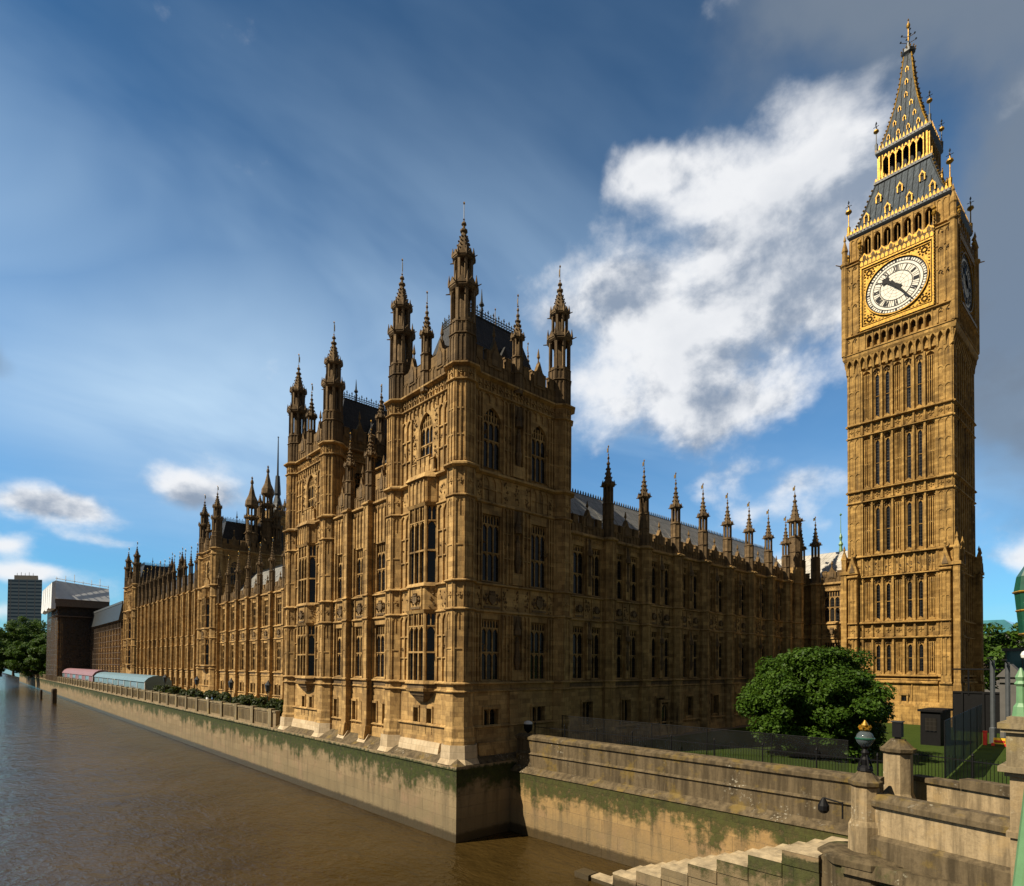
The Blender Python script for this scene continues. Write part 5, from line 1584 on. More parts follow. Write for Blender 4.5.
# pale foot stones of the pavilion turrets
for y in (36.6, 45.49, 58.74, 67.7):
    f = MB(); f.lathe(28.5, y, [(1.75, 5.6), (1.5, 6.0), (1.46, 6.6), (1.44, 7.0)], 8, m=6); put('foot_stone', f, STONE, PAL)
for a, b in ((38.2, 43.9), (60.3, 66.2)):
    f = MB(); f.wedge(FE(28.15), a, b, 0, .62, .5, 5.75, 6.4, 6); f.wedge(FE(28.15), a, b, 0, .5, .36, 6.4, 6.9, 6); put('plinth', f, STONE, PAL)
for y in (50.05, 54.1):
    f = MB(); f.wedge(FE(28.35), y - .7, y + .7, 0, 1.1, .5, 5.7, 6.6, 6); put('foot_stone', f, STONE, PAL)
f = MB(); f.wedge(FN(36.25), 29.7, 38.4, 0, .7, .5, 5.7, 7.0, 0); put('plinth', f, STONE, PAL)
# long terrace wall
m = MB()
m.wbox(27.0, 36, 69.6, 500, -2, 5.3); m.frust(26.85, 36, 69.6, 500, 5.3, 26.95, 36, 69.6, 500, 5.6)
m.wbox(27.15, 27.6, 69.6, 500, 5.6, 7.35)
tq = root('terrace_wall', (27.3, 69.6, 0), 'long weedy river wall with stone parapet running below the palace terrace', 'river wall')
put('wall', m, ['quay'], tq)
p = MB()
p.wbox(27.05, 27.68, 69.6, 500, 7.35, 7.55); fr = FE(27.15)
for i in range(70):
    y = 71 + i * 6.0; p.box(fr, y - .45, y + .45, -.3, .22, 5.62, 7.75)
    for k in range(11): p.box(fr, y + .8 + k * .42, y + .95 + k * .42, -.02, .06, 5.9, 7.2)
put('parapet', p, ['terrace'], tq)
m = MB(); m.wbox(27.6, 40, 69.6, 500, 5.5, 6.3); struct('terrace', m, ['pave'])

# garden river wall
m = MB()
A, B = (33.0, 35.0), (33.4, 9.6)
fr, LL = Fline(A, B)
if fr.n[0] > 0: fr = Fr(fr.o, fr.u, (-fr.n[0], -fr.n[1]))
m.box(fr, -1.5, LL, -1.6, .62, -2, 4.75)
gw = root('garden_river_wall', (33.2, 22, 0), 'stained two tier river wall with dark parapet between the pavilion and the bridge', 'river wall')
put('wall', m, ['quay2'], gw)
p = MB()
p.wedge(fr, -1.5, LL, -1.6, .70, .12, 4.75, 5.15); p.box(fr, 0, LL, -.75, 0, 5.15, 6.15); p.wedge(fr, 0, LL, -.75, .12, 0, 6.15, 6.3); p.box(fr, 0, LL, -.72, -.03, 6.3, 7.25)
p.wedge(fr, 0, LL, -.85, .1, .1, 7.25, 7.45); p.wedge(fr, 0, LL, -.85, .1, -.3, 7.45, 7.62)
put('parapet', p, ['lichen'], gw)

# ------------------------------------------------------------------ TREES
def leaf_mesh(name, centers, radii, n, size, seed, mats):
    rg = np.random.default_rng(seed)
    idx = rg.integers(0, len(centers), n)
    d = rg.normal(size=(n, 3)); d /= np.linalg.norm(d, axis=1)[:, None]
    rr = rg.random(n) ** .45
    P = centers[idx] + d * rr[:, None] * radii[idx][:, None] * np.array([1, 1, .75])
    nrm = d * .8 + rg.normal(size=(n, 3)) * .55 + np.array([0, 0, .55]); nrm /= np.linalg.norm(nrm, axis=1)[:, None]
    t = np.cross(nrm, rg.normal(size=(n, 3))); t /= np.linalg.norm(t, axis=1)[:, None]
    b = np.cross(nrm, t)
    s = size * (.6 + .8 * rg.random(n))[:, None]
    V = np.empty((n, 4, 3))
    V[:, 0] = P - t * s * .6; V[:, 1] = P + b * s * .42 - nrm * s * .1; V[:, 2] = P + t * s * .75; V[:, 3] = P - b * s * .42 - nrm * s * .1
    me = bpy.data.meshes.new(name)
    me.vertices.add(n * 4); me.vertices.foreach_set('co', V.reshape(-1))
    me.loops.add(n * 4); me.loops.foreach_set('vertex_index', np.arange(n * 4))
    me.polygons.add(n); me.polygons.foreach_set('loop_start', np.arange(n) * 4); me.polygons.foreach_set('loop_total', np.full(n, 4))
    for k in mats: me.materials.append(M[k])
    me.update(calc_edges=True)
    return me


def tree(name, label, loc, rad, zc, trunk, n, size, seed, leaf='leaf2', nclump=90, group=None, cat='tree', low=-.55, creep=.0):
    rg = np.random.default_rng(seed)
    t = root(name, loc, label, cat, group)
    m = MB(); x, y, z = loc
    m.lathe(x, y, [(trunk * 1.5, z), (trunk, z + .8), (trunk * .8, z + zc * .55), (trunk * .5, z + zc)], 9)
    d = rg.normal(size=(nclump, 3)); d /= np.linalg.norm(d, axis=1)[:, None]
    d[:, 2] = np.where(d[:, 2] < low, -d[:, 2], d[:, 2])
    rr = .62 + .36 * rg.random(nclump); rr[: nclump // 5] *= .55
    C = d * rr[:, None] * np.array(rad) * (1 + .10 * rg.normal(size=(nclump, 1)))
    C += np.array([0, 0, zc])
    rad_c = np.array(rad).mean() * (.14 + .13 * rg.random(nclump))
    for i in range(0, nclump, max(1, nclump // 22)):
        c = C[i] * .9 + np.array([0, 0, zc]) * .1
        m.tube((x, y, z + zc * (.35 + .4 * rg.random())), (x + c[0], y + c[1], z + c[2]), trunk * .28, trunk * .05, 5)
    put('trunk', m, ['bark'], t)
    me = leaf_mesh('crown', C, rad_c, n, size, seed + 1, [leaf])
    link(bpy.data.objects.new('crown', me), loc, t)
    return t


tree('garden_tree', 'broad dome shaped dark green tree on the lawn before the clock tower', (53.3, 20.25, 5.7), (5.1, 5.1, 4.8), 4.1, .4, 150000, .2, 5, 'leaf', 330, low=-.8)
for i, (x, y, r_, h_, lb) in enumerate(((44, 330, 11, 20, 'tallest plane tree beside the wrapped pavilion at the far river end'), (32, 352, 9, 15, 'rounded plane tree second from the wrapped pavilion'), (24.5, 372, 9, 13, 'dark plane tree third from the wrapped pavilion along the bank'),
                                        (40, 380, 12, 17, 'plane tree behind the river bank row, half hidden by others'), (14, 400, 10, 13, 'leftmost plane tree at the far bend of the river bank'), (36, 336, 8, 17, 'small plane tree touching the scaffolded pavilion wall'), (20, 420, 13, 20, 'wide plane tree in the second row at the far bend'), (30, 440, 14, 24, 'high crowned plane tree rearmost in the far bank clump'))):
    tree('plane_tree', lb, (x, y, 5.6), (r_ * 1.2, r_ * 1.2, h_ * .68), h_ * .72,   .6, 30000, .6, 20 + i, 'leaf2', 90, 'plane trees at the far end of the river bank', low=-.9)
for i, (x, y, r_, h_, lb) in enumerate(((150, 26, 9, 17.5, 'bushy green tree close right of the clock tower foot'), (165, 18, 9, 16, 'green tree between the clock tower and the brown block'), (175, 10, 8, 15, 'green tree in front of the brown block at right'))):
    tree('square_tree', lb, (x, y, 5.6), (r_, r_, h_ * .45), h_ * .58, .5, 9000, .6, 50 + i, 'leaf2', 60, 'trees beyond the clock tower', low=-.9)

# ------------------------------------------------------------------ STEPS AND PIERS BY THE BRIDGE
st = root('river_stairs', (31, 17, 0), 'broad worn stone stairs leading down from the bridge landing into the river', 'stairs')
tops = []
N = 16; y0, y1 = 10.6, 23.6; zt0, zt1 = 4.85, -.05
tr = MB()
for i in range(N):
    ya, yb = y0 + (y1 - y0) * i / N, y0 + (y1 - y0) * (i + 1) / N
    z = zt0 + (zt1 - zt0) * (i + 1) / N
    tr.wbox(29.35, 32.75, ya, yb + .06, -2, z); tr.wbox(29.36, 32.74, ya + .02, yb + .1, z - .08, z + .012)
put('treads', tr, ['tread'], st)
cp = MB(); NB = 8
for i in range(NB):
    ya, yb = y0 + (y1 - y0) * i / NB, y0 + (y1 - y0) * (i + 1) / NB
    z = zt0 + (zt1 - zt0) * (i + .55) / NB + .12
    cp.wbox(28.55, 29.35, ya, yb - .012, z - .75, z - .1); cp.wbox(28.53, 29.35, ya, yb - .012, z - .1, z, 1); cp.wbox(28.6, 29.35, ya, yb - .012, -2, z - .752)
cp.wbox(28.4, 29.3, 23.7, 24.8, -2, .35)
put('side_wall', cp, ['steps', 'tread'], st)
# landing and its weathered base
ld = MB()
ld.wbox(28.75, 33.0, 3.0, 10.6, -2, 4.6); ld.lathe(30.1, 9.2, [(1.75, -2), (1.75, 4.4), (1.9, 4.5), (1.9, 4.75), (1.5, 4.9)], 8)
ld.wedge(FE(28.75), 3.0, 9.6, -.3, .45, .25, 4.2, 4.75); ld.wbox(28.0, 28.75, -1, 9.0, -2, 3.9)
tag(put('landing_stage', ld, ['mossy']), 'mossy stone landing base beneath the lamp pier and low parapet', 'landing')
# front parapet
A, B = (29.9, 9.0), (28.55, 3.4); fr, LL = Fline(A, B)
if fr.n[0] > 0: fr = Fr(fr.o, fr.u, (-fr.n[0], -fr.n[1]))
p = MB()
p.box(fr, 0, LL, -.5, .28, 4.7, 5.6); p.wedge(fr, 0, LL, -.5, .28, .06, 5.6, 5.75)
tp_ = root('landing_parapet', (29.2, 6.2, 4.7), 'low lichen spotted parapet right of the globe lamp pier', 'parapet')
put('base', p, ['lichen'], tp_)
p = MB(); p.box(fr, 0, LL, -.45, 0, 5.75, 7.0); put('panel', p, ['pier'], tp_)
p = MB(); p.box(fr, 0, LL, -.6, .16, 7.0, 7.22); p.wedge(fr, 0, LL, -.6, .16, -.1, 7.22, 7.5); put('coping', p, ['lichen'], tp_)
# inner parapet behind the stair passage
A, B = (36.4, 9.0), (34.6, 3.6); fr, LL = Fline(A, B)
if fr.n[0] > 0: fr = Fr(fr.o, fr.u, (-fr.n[0], -fr.n[1]))
p = MB(); p.box(fr, 0, LL, -.5, 0, 4.5, 7.3)
tp2 = root('passage_wall', (35.5, 6.3, 4.5), 'grey stone passage wall behind the low lichen spotted parapet', 'wall')
put('wall', p, ['pier'], tp2)
p = MB()
for a, b, z in ((0, 2.3, 7.55), (2.32, 4.4, 7.75), (4.42, LL, 7.5)): p.box(fr, a, b, -.62, .14, 7.3, z)
p.box(fr, 2.2, LL, .0, .55, 4.5, 6.4); p.box(fr, 2.2, LL, .0, .85, 4.5, 5.9)
put('coping', p, ['lichen'], tp2)


def stone_pier(name, label, x, y, zb, zt, hw, rot):
    t = root(name, (x, y, zb), label, 'stone pier', 'stone gate piers at the river stairs')
    m = MB()
    m.lathe(x, y, [(hw * 1.28, zb), (hw * 1.25, zb + (zt - zb) * .42), (hw * 1.05, zb + (zt - zb) * .5), (hw * 1.02, zt - .02)], 8, rot); put('shaft', m, ['pier'], t)
    c = MB(); c.lathe(x, y, [(hw * 1.05, zt - .02), (hw * 1.25, zt + .08), (hw * 1.28, zt + .24), (hw * 1.1, zt + .30), (hw * .55, zt + .66), (hw * .55, zt + .7)], 8, rot); put('cap', c, ['lichen'], t)
    return zt + .7


za = stone_pier('gate_pier', 'octagonal stone pier carrying the globe lamp at the head of the stairs', 30.1, 9.2, 4.8, 7.75, .53, pi / 8)
zb_ = stone_pier('gate_pier', 'octagonal stone pier topped by a square black box, behind the globe lamp', 35.3, 9.3, 4.8, 8.75, .62, pi / 8)
# globe lamp
t = root('globe_lamp', (30.1, 9.2, za), 'clear glass globe lamp with gilded crown on a stone pier', 'lamp')
g = MB(); g.lathe(30.1, 9.2, [(.34, za), (.3, za + .14), (.16, za + .24), (.2, za + .5), (.11, za + .62), (.17, za + .8), (.09, za + .95), (.2, za + 1.08)], 10)
for i in range(4):
    a = pi / 4 + i * pi / 2; g.tube((30.1 + .3 * cos(a), 9.2 + .3 * sin(a), za + .1), (30.1 + .12 * cos(a), 9.2 + .12 * sin(a), za + .7), .05, .03, 5)
put('stand', g, ['black'], t)
g = MB(); zc_ = za + 1.42; g.lathe(30.1, 9.2, [(.36 * math.sqrt(max(.004, 1 - (q / 9) ** 2)), zc_ + .36 * q / 9) for q in range(-9, 10)], 20)
gl = put('globe', g, ['globe'], t)
for pl in gl.data.polygons: pl.use_smooth = True
g = MB(); g.lathe(30.1, 9.2, [(.37, zc_ - .04), (.39, zc_ - .02), (.39, zc_ + .02), (.37, zc_ + .04)], 20); put('band', g, ['darkgreen'], t)
g = MB(); g.lathe(30.1, 9.2, [(.2, zc_ + .36), (.24, zc_ + .42), (.12, zc_ + .5), (.16, zc_ + .6), (.02, zc_ + .82)], 8)
for i in range(6):
    a = i * pi / 3; g.octa((30.1 + .22 * cos(a), 9.2 + .22 * sin(a), zc_ + .5), .06, .06, .12)
put('crown', g, ['gold'], t)
# black box floodlight on the second pier
t = root('floodlight_box', (35.3, 9.3, zb_), 'square black floodlight housing on the taller stone pier', 'floodlight')
g = MB(); g.wbox(35.1, 35.5, 9.1, 9.5, zb_ + .1, zb_ + .85); g.wbox(35.18, 35.42, 9.18, 9.42, zb_ - .02, zb_ + .1); put('housing', g, ['black'], t)
g = MB(); g.wbox(35.06, 35.54, 9.06, 9.54, zb_ + .85, zb_ + .9); put('lid', g, ['iron'], t)
# wall lamp left of the first pier
t = root('bracket_lamp', (29.6, 10.4, 6.4), 'black bracket lamp hanging left of the globe lamp pier', 'lamp')
g = MB(); g.tube((29.7, 10.0, 6.9), (29.55, 10.75, 7.05), .04, .04, 6); g.tube((29.7, 10.0, 6.2), (29.7, 10.0, 6.95), .04, .04, 6); put('bracket', g, ['black'], t)
g = MB(); g.lathe(29.55, 10.75, [(.05, 7.05), (.12, 6.95), (.24, 6.7), (.24, 6.5), (.16, 6.38), (.05, 6.33)], 10); put('lamp_head', g, ['black'], t)
# camera dome on pavilion corner
t = root('camera_dome', (34.6, 35.3, 7.3), 'white topped black camera dome on a post at the pavilion foot', 'camera')
g = MB(); g.tube((34.6, 35.3, 6.3), (34.6, 35.3, 7.6), .07, .07, 6); put('post', g, ['black'], t)
g = MB(); g.lathe(34.6, 35.3, [(.1, 7.55), (.3, 7.7), (.36, 8.0), (.34, 8.25)], 12); put('dome', g, ['black'], t)
g = MB(); g.lathe(34.6, 35.3, [(.36, 8.25), (.34, 8.4), (.15, 8.5), (.03, 8.52)], 12); put('hood', g, ['whitepaint'], t)

# bridge end pier with green lamp standard
bx, by = 21.1, 2.46
t = root('bridge_pier', (bx, by, -1), 'tall pale stone bridge pier with moulded cap at the right edge', 'bridge pier')
m = MB(); m.wbox(bx - .55, bx + .9, by - 1.6, by + .42, -1, 8.6); m.wbox(bx - .62, bx + 1, by - 1.7, by + .5, 8.6, 8.75); m.wbox(bx - .55, bx + .9, by - 1.6, by + .42, 8.75, 10.2); put('shaft', m, ['pier'], t)
c = MB()
for a, z0, z1 in ((.1, 10.2, 10.32), (.22, 10.32, 10.46), (.06, 10.46, 11.35), (.16, 11.35, 11.45), (.22, 11.45, 11.6), (.05, 11.6, 11.75)): c.wbox(bx - .55 - a, bx + .9 + a, by - 1.6 - a, by + .42 + a, z0, z1)
put('cap', c, ['terrace'], t)
t = root('bridge_lamp', (21.2, 2.53, 11.75), 'green and gold ornate lamp standard on the bridge pier at the right edge', 'lamp')
g = MB(); g.lathe(21.2, 2.72, [(.2, 11.75), (.17, 12.0), (.11, 12.1), (.1, 12.55), (.15, 12.62), (.1, 12.7), (.13, 12.8), (.02, 13.05)], 8)
g.lathe(21.2, 1.9, [(.4, 11.75), (.35, 12.4), (.16, 12.6), (.12, 15)], 8); g.tube((21.2, 1.9, 13.2), (21.2, 2.53, 13.6), .05, .05, 6); g.tube((21.2, 2.53, 13.5), (21.2, 2.53, 13.9), .05, .05, 6)
put('standard', g, ['palegreen'], t)
g = MB(); g.lathe(21.2, 2.53, [(.12, 13.85), (.22, 13.95), (.31, 15.0), (.33, 15.1), (.27, 15.5), (.1, 15.8), (.02, 16)], 6); put('lantern', g, ['darkgreen'], t)
g = MB()
for z, r_ in ((13.92, .22), (14.55, .275), (15.05, .34)): g.lathe(21.2, 2.53, [(r_, z), (r_ + .03, z + .03), (r_, z + .06)], 6)
put('gilding', g, ['gold'], t)
# near green railing end of the bridge
t = MB(); t.tube((9, 2.24, -1), (9, .73, 14.5), .13, .13, 10); t.tube((9, 1.41, 7.4), (9, 1.35, 8.0), .18, .18, 10)
tag(put('bridge_strut', t, ['palegreen']), 'pale green painted iron strut of the bridge at the lower right corner', 'strut')
m = MB(); m.hexa([(24.0, 2.0, -1), (28.2, 2.0, -1), (28.4, 5.3, -1), (26.0, 5.6, -1), (24.0, 2.0, 2.9), (28.2, 2.0, 3.7), (28.4, 5.3, 3.7), (26.0, 5.6, 3.2)])
tag(put('cutwater', m, ['lichen']), 'sloping grey stone cutwater slab at the foot of the bridge pier', 'cutwater')

# ------------------------------------------------------------------ FENCES ON THE LAWN
def railing(name, label, a, b, z, h, gap=.16, group=None):
    fr, LL = Fline(a, b); t = root(name, (*a, z), label, 'railing', group)
    m = MB(); m.box(fr, 0, LL, -.02, .02, z + .15, z + .2); m.box(fr, 0, LL, -.02, .02, z + h - .2, z + h - .15)
    for i in range(int(LL / gap)):
        u = i * gap + .05; p0 = fr.p(u, 0, z); p1 = fr.p(u, 0, z + h); m.tube(p0, p1, .014, .012, 4)
    put('bars', m, ['black'], t)
    for i in range(int(LL / 3) + 1):
        q = MB(); p0 = fr.p(min(i * 3, LL), 0, z); q.lathe(p0[0], p0[1], [(.045, z), (.045, z + h + .05), (.07, z + h + .1), (.01, z + h + .25)], 6); put('post', q, ['black'], t)
    return t


railing('iron_railing', 'long black iron railing behind the garden river wall parapet', (34.6, 34.5), (36.6, 9.9), 5.7, 2.55)
railing('iron_railing', 'short black iron railing right of the square topped stone pier', (37.4, 9.4), (35.6, 3.0), 6.6, 2.1)


def screen(name, label, pts, z, h, mt, zs=None):
    t = root(name, (*pts[0], z), label, 'fence')
    for a, b in zip(pts[:-1], pts[1:]):
        fr, LL = Fline(a, b); q = MB(); q.face([fr.p(0, 0, z + .1), fr.p(LL, 0, z + .1), fr.p(LL, 0, z + h), fr.p(0, 0, z + h)]); put('mesh_panel', q, [mt], t)
        q = MB(); q.tube(fr.p(0, 0, z), fr.p(0, 0, z + h + .05), .035, .035, 6); q.tube(fr.p(0, 0, z + h), fr.p(LL, 0, z + h), .025, .025, 4); put('post', q, ['black'], t)
    return t


screen('security_screen', 'tall dark see-through mesh screen on the lawn behind the garden river wall', [(36.2 + .07 * i, 33 - 4.2 * i) for i in range(6)], 5.7, 3.3, 'net')
screen('security_screen', 'dark green solid mesh fence running back across the lawn beside the tower', [(48 + i * 5.2, 10 + i * .48) for i in range(6)], 5.7, 3.9, 'greennet')
t = root('guard_cabin', (70.5, 15.5, 5.7), 'dark cabin with flat roof between the tree and the green mesh fence', 'cabin')
m = MB(); m.wbox(69, 73, 14.7, 16.3, 5.7, 8.9); put('walls', m, ['black'], t)
m = MB(); m.wbox(68.8, 73.2, 14.5, 16.5, 8.9, 9.1); put('roof', m, ['black'], t)
m = MB(); m.wbox(68.96, 69.0, 15.0, 15.9, 7.0, 8.3); put('window', m, ['glass'], t)
# poles, barrier, gate pier and hoardings right of the tower
for i, (x, y, h_, lb) in enumerate(((76, 11.9, 8.2, 'grey lamp column nearer the clock tower foot'), (75, 10.6, 8.0, 'grey lamp column right of its twin beside the stone gate'))):
    t = root('lamp_column', (x, y, 5.7), lb, 'lamp post', 'grey lamp columns by the yard gate')
    m = MB(); m.lathe(x, y, [(.3, 5.7), (.3, 7.2), (.2, 7.3), (.2, 5.7 + h_)], 8); put('pole', m, ['grey'], t)
    m = MB(); m.tube((x, y, 5.6 + h_), (x - .9, y + .1, 5.9 + h_), .06, .06, 5); m.wbox(x - 1.3, x - .7, y - .1, y + .25, 5.85 + h_, 6.0 + h_); put('lamp_head', m, ['black'], t)
t = root('road_barrier', (74, 11.2, 5.7), 'small red and yellow plastic road barrier at the end of the green mesh fence', 'barrier')
m = MB(); m.wbox(73.6, 74.0, 12.0, 12.3, 5.7, 6.9); m.wbox(73.58, 74.02, 11.98, 12.32, 6.9, 7.05); put('post', m, ['red'], t)
m = MB(); m.wbox(73.6, 73.9, 10.6, 11.5, 5.9, 6.45); put('panel', m, ['yellow'], t); m = MB(); m.wbox(73.55, 73.6, 10.65, 11.45, 6.05, 6.25); m.wbox(73.5, 74.0, 10.45, 10.7, 5.7, 5.95); m.wbox(73.5, 74.0, 11.4, 11.65, 5.7, 5.95); put('stripe', m, ['red'], t)
t = root('yard_gate_pier', (84, 11.4, 5.7), 'grey gabled stone gate pier with white globe lamp beyond the green fence', 'gate pier')
m = MB(); m.wbox(83, 84.6, 10.6, 12.4, 5.7, 12.2); m.extr(FE(83), [(10.3, 12.2), (12.7, 12.2), (11.5, 13.6)], -1.8, .2); m.wbox(82.8, 84.8, 10.4, 12.6, 11.6, 11.85); put('pier', m, ['deadgrey'], t)
m = MB(); m.tube((82.5, 10.2, 12), (82.5, 10.2, 14.1), .07, .05, 6); put('stem', m, ['black'], t)
m = MB(); m.lathe(82.5, 10.2, [(.1, 14.05), (.36, 14.25), (.42, 14.55), (.3, 14.85), (.05, 15)], 10); put('globe', m, ['whitepaint'], t)
t = root('hoarding', (88, 12, 5.7), 'long dark hoarding wall closing the yard right of the clock tower', 'hoarding')
m = MB(); m.wbox(88, 88.4, 2, 17.5, 5.7, 10.2); m.wbox(87.9, 88.5, 2, 17.5, 10.2, 10.4)
for i in range(8): m.wbox(87.85, 88, 2.5 + i * 2, 2.7 + i * 2, 5.7, 10.2)
put('boards', m, ['black'], t); m = MB(); m.tube((88, 2, 13.0), (88, 17.5, 13.0), .1, .1, 5); m.tube((88, 9, 10), (88, 9, 13), .1, .1, 5); m.tube((88, 16, 10), (88, 16, 13), .1, .1, 5); put('rail', m, ['black'], t)
t = root('glass_kiosk', (110, 11.5, 5.7), 'teal glass entrance building right of the clock tower', 'building')
m = MB(); m.wbox(110, 118, 8.5, 15.8, 5.7, 15.6); put('glazing', m, ['teal'], t)
m = MB(); m.wbox(109.7, 118.3, 8.2, 16.1, 15.6, 16.0)
for i in range(5): m.wbox(109.9, 110, 8.6 + i * 1.75, 8.72 + i * 1.75, 5.7, 15.6)
put('frame', m, ['grey'], t)
t = root('brown_block', (215, 6, 5.6), 'distant brown brick block with flat roof above the trees at right', 'building')
m = MB(); m.wbox(205, 225, -6, 9.0, 5.6, 24.5); m.wbox(207, 215, 0, 7.5, 24.5, 28.0); put('wall', m, ['brick'], t)
for i in range(4):
    for j in range(3): m = MB(); m.wbox(204.9, 205, -5 + i * 3.5, -3.4 + i * 3.5, 12 + j * 4, 14.5 + j * 4); put('window', m, ['glass'], t)
t = root('glass_roof_hall', (190, 32, 5.6), 'pale glass roofed hall just visible right of the clock tower', 'building')
m = MB(); m.wbox(190, 215, 24, 40, 5.6, 22); put('wall', m, ['deadgrey'], t); m = MB(); m.frust(189.5, 215.5, 23.5, 40.5, 22, 194, 211, 28, 36, 25.5); put('roof', m, ['teal'], t)

# ------------------------------------------------------------------ TERRACE LIFE
rg = random.Random(4)
for i, (y, lb) in enumerate(((72.5, 'clipped dark hedge nearest the river pavilion on the terrace'), (79, 'dark hedge second from the river pavilion on the terrace'), (86, 'olive terrace hedge third from the river pavilion'), (94, 'dark terrace hedge fourth from the river pavilion'),
                             (103, 'rust tinged terrace hedge before the lamp posts'), (113, 'low dark terrace hedge midway to the blue marquee'), (124, 'dark terrace hedge close to the blue marquee end'), (133, 'terrace hedge touching the blue marquee end'))):
    n = 2600; g_ = np.random.default_rng(70 + i)
    C = np.stack([g_.uniform(-.9, .9, 26), g_.uniform(-3.0, 3.0, 26), g_.uniform(.4, 2.1, 26)], 1)
    t = root('terrace_hedge', (29.3, y, 6.3), lb, 'hedge', 'clipped hedges along the terrace')
    link(bpy.data.objects.new('foliage', leaf_mesh('foliage', C, np.full(26, .62), n, .3, 90 + i, ['hedge'])), (29.3, y, 6.3), t)
    q = MB(); q.wbox(28.3, 30.3, y - 2.6, y + 2.6, 6.3, 6.7); put('planter', q, ['black'], t)


def lamp_post(x, y):
    t = root('terrace_lamp', (x, y, 6.3), 'black iron terrace lamp post nearest the river pavilion', 'lamp post', 'lamp posts along the terrace')
    m = MB(); m.lathe(x, y, [(.3, 6.3), (.22, 6.8), (.09, 7.0), (.07, 9.3), (.14, 9.4), (.08, 9.5)], 8); put('post', m, ['black'], t)
    m = MB(); m.lathe(x, y, [(.14, 9.5), (.28, 9.6), (.36, 10.3), (.42, 10.35), (.12, 10.75), (.04, 11)], 6); put('lantern', m, ['iron'], t)
    return t


lp = lamp_post(28.6, 76)
for y, lb in ((90, 'black iron terrace lamp post second from the river pavilion'), (107, 'black iron terrace lamp post third from the river pavilion'), (128, 'black iron terrace lamp post beside the blue marquee')): tree_copy(lp, (28.6, y, 6.3), lb)


def marquee(label, y0, y1, x0, x1, h, hr, canvas, end, nb):
    t = root('marquee', ((x0 + x1) / 2, y0, 6.3), label, 'marquee', 'canvas marquees on the terrace')
    cx_ = (x0 + x1) / 2; w = (y1 - y0) / nb
    r = MB()
    prof = [(x0 - .15, 6.3 + h)] + [(cx_ - (cx_ - x0) * cos(a), 6.3 + h + (hr - h) * sin(a)) for a in np.linspace(.25, pi - .25, 7)] + [(x1 + .15, 6.3 + h)]
    fr = FN(0)
    r.extr(FN(y0), prof, -(y1 - y0), 0); put('roof', r, [canvas], t)
    e = MB(); e.box(FN(y0), x0, x1, -.05, 0, 6.3, 6.3 + h); e.box(FE(x1), y0, y1, -.05, 0, 6.3, 6.3 + h); put('end_wall', e, [end], t)
    for i in range(nb):
        b = MB(); a0 = y0 + i * w; b.box(FE(x0), a0 + .25, a0 + w - .25, -.05, 0, 6.5, 6.1 + h); put('side_window', b, ['clear' if i % 2 else canvas], t)
        b = MB(); b.box(FE(x0), a0 - .1, a0 + .1, -.08, .08, 6.3, 6.3 + h); put('pole', b, ['whitepaint'], t)
    return t


marquee('pale blue barrel roofed marquee on the terrace', 143, 208, 28.2, 33.2, 2.7, 4.1, 'tentblue', 'tentdark', 9)
marquee('pink barrel roofed marquee beyond the blue one', 211, 284, 28.2, 33.0, 2.8, 4.6, 'tentpink', 'tentpink', 10)
t = root('site_cabin', (29.5, 276, 6.3), 'white site cabin at the foot of the scaffolded pavilion', 'cabin')
m = MB(); m.wbox(33.6, 37, 262, 284, 6.3, 9.9); put('walls', m, ['whitepaint'], t); m = MB(); m.wbox(33.4, 37.2, 261.8, 284.2, 9.9, 10.1); put('roof', m, ['grey'], t)

# scaffolding and sheeted temporary roof at the far end
t = root('scaffolding', (29, 287, 6.3), 'brown netted scaffolding with white sheeted temporary roof around the far pavilion', 'scaffolding')
m = MB()
for u in np.arange(27.0, 41, 1.9):
    m.tube((u, 286, 6.3), (u, 286, 36), .09, .09, 4)
for u in np.arange(286, 326, 2.6): m.tube((26.6, u, 5.6), (26.6, u, 36), .09, .09, 4)
for z in np.arange(8, 36, 2.0): m.tube((26.6, 286, z), (41, 286, z), .08, .08, 4); m.tube((26.6, 286, z), (26.6, 325, z), .08, .08, 4); m.wbox(26.7, 41, 286.1, 287, z + .1, z + .16)
put('poles', m, ['scaffold'], t)
m = MB(); m.face([(26.9, 285.9, 8), (41, 285.9, 8), (41, 285.9, 34.5), (26.9, 285.9, 34.5)]); m.face([(26.5, 286, 8), (26.5, 325, 8), (26.5, 325, 34.5), (26.5, 286, 34.5)], 1); put('netting', m, ['scaffnet', 'scaffnet2'], t)
m = MB()
m.hexa([(25.6, 283, 37.4), (43, 283, 37.4), (43, 325, 37.4), (25.6, 325, 37.4), (25.6, 286, 44.6), (43, 286, 42.8), (43, 320, 42.8), (25.6, 320, 44.6)])
for k in range(5): m.hexa([(24.2, 283.5 + k * 8, 33.5 + k % 2), (25.6, 283.5 + k * 8, 33.5), (25.6, 291 + k * 8, 33.5), (24.2, 291 + k * 8, 34), (24.4, 284 + k * 8, 43.6), (25.6, 284 + k * 8, 44.4), (25.6, 290.6 + k * 8, 44.2), (24.5, 290.6 + k * 8, 43.4)])
m.tube((25.6, 286, 45.4), (43, 286, 43.6), .12, .12, 4)
for k in range(7): m.tube((26 + k * 2.8, 286, 42), (26 + k * 2.8, 286, 46 - k * .3 + (k % 3)), .1, .1, 4)
put('sheeted_roof', m, ['white'], t)
m = MB(); m.wbox(25.4, 43, 283.6, 320, 34.6, 37.35); m.wbox(25.0, 41.5, 284.6, 286.6, 30.8, 31.1); m.tube((24, 286, 30), (30, 286, 31.5), .2, .2, 5); put('deck', m, ['scaffold'], t)
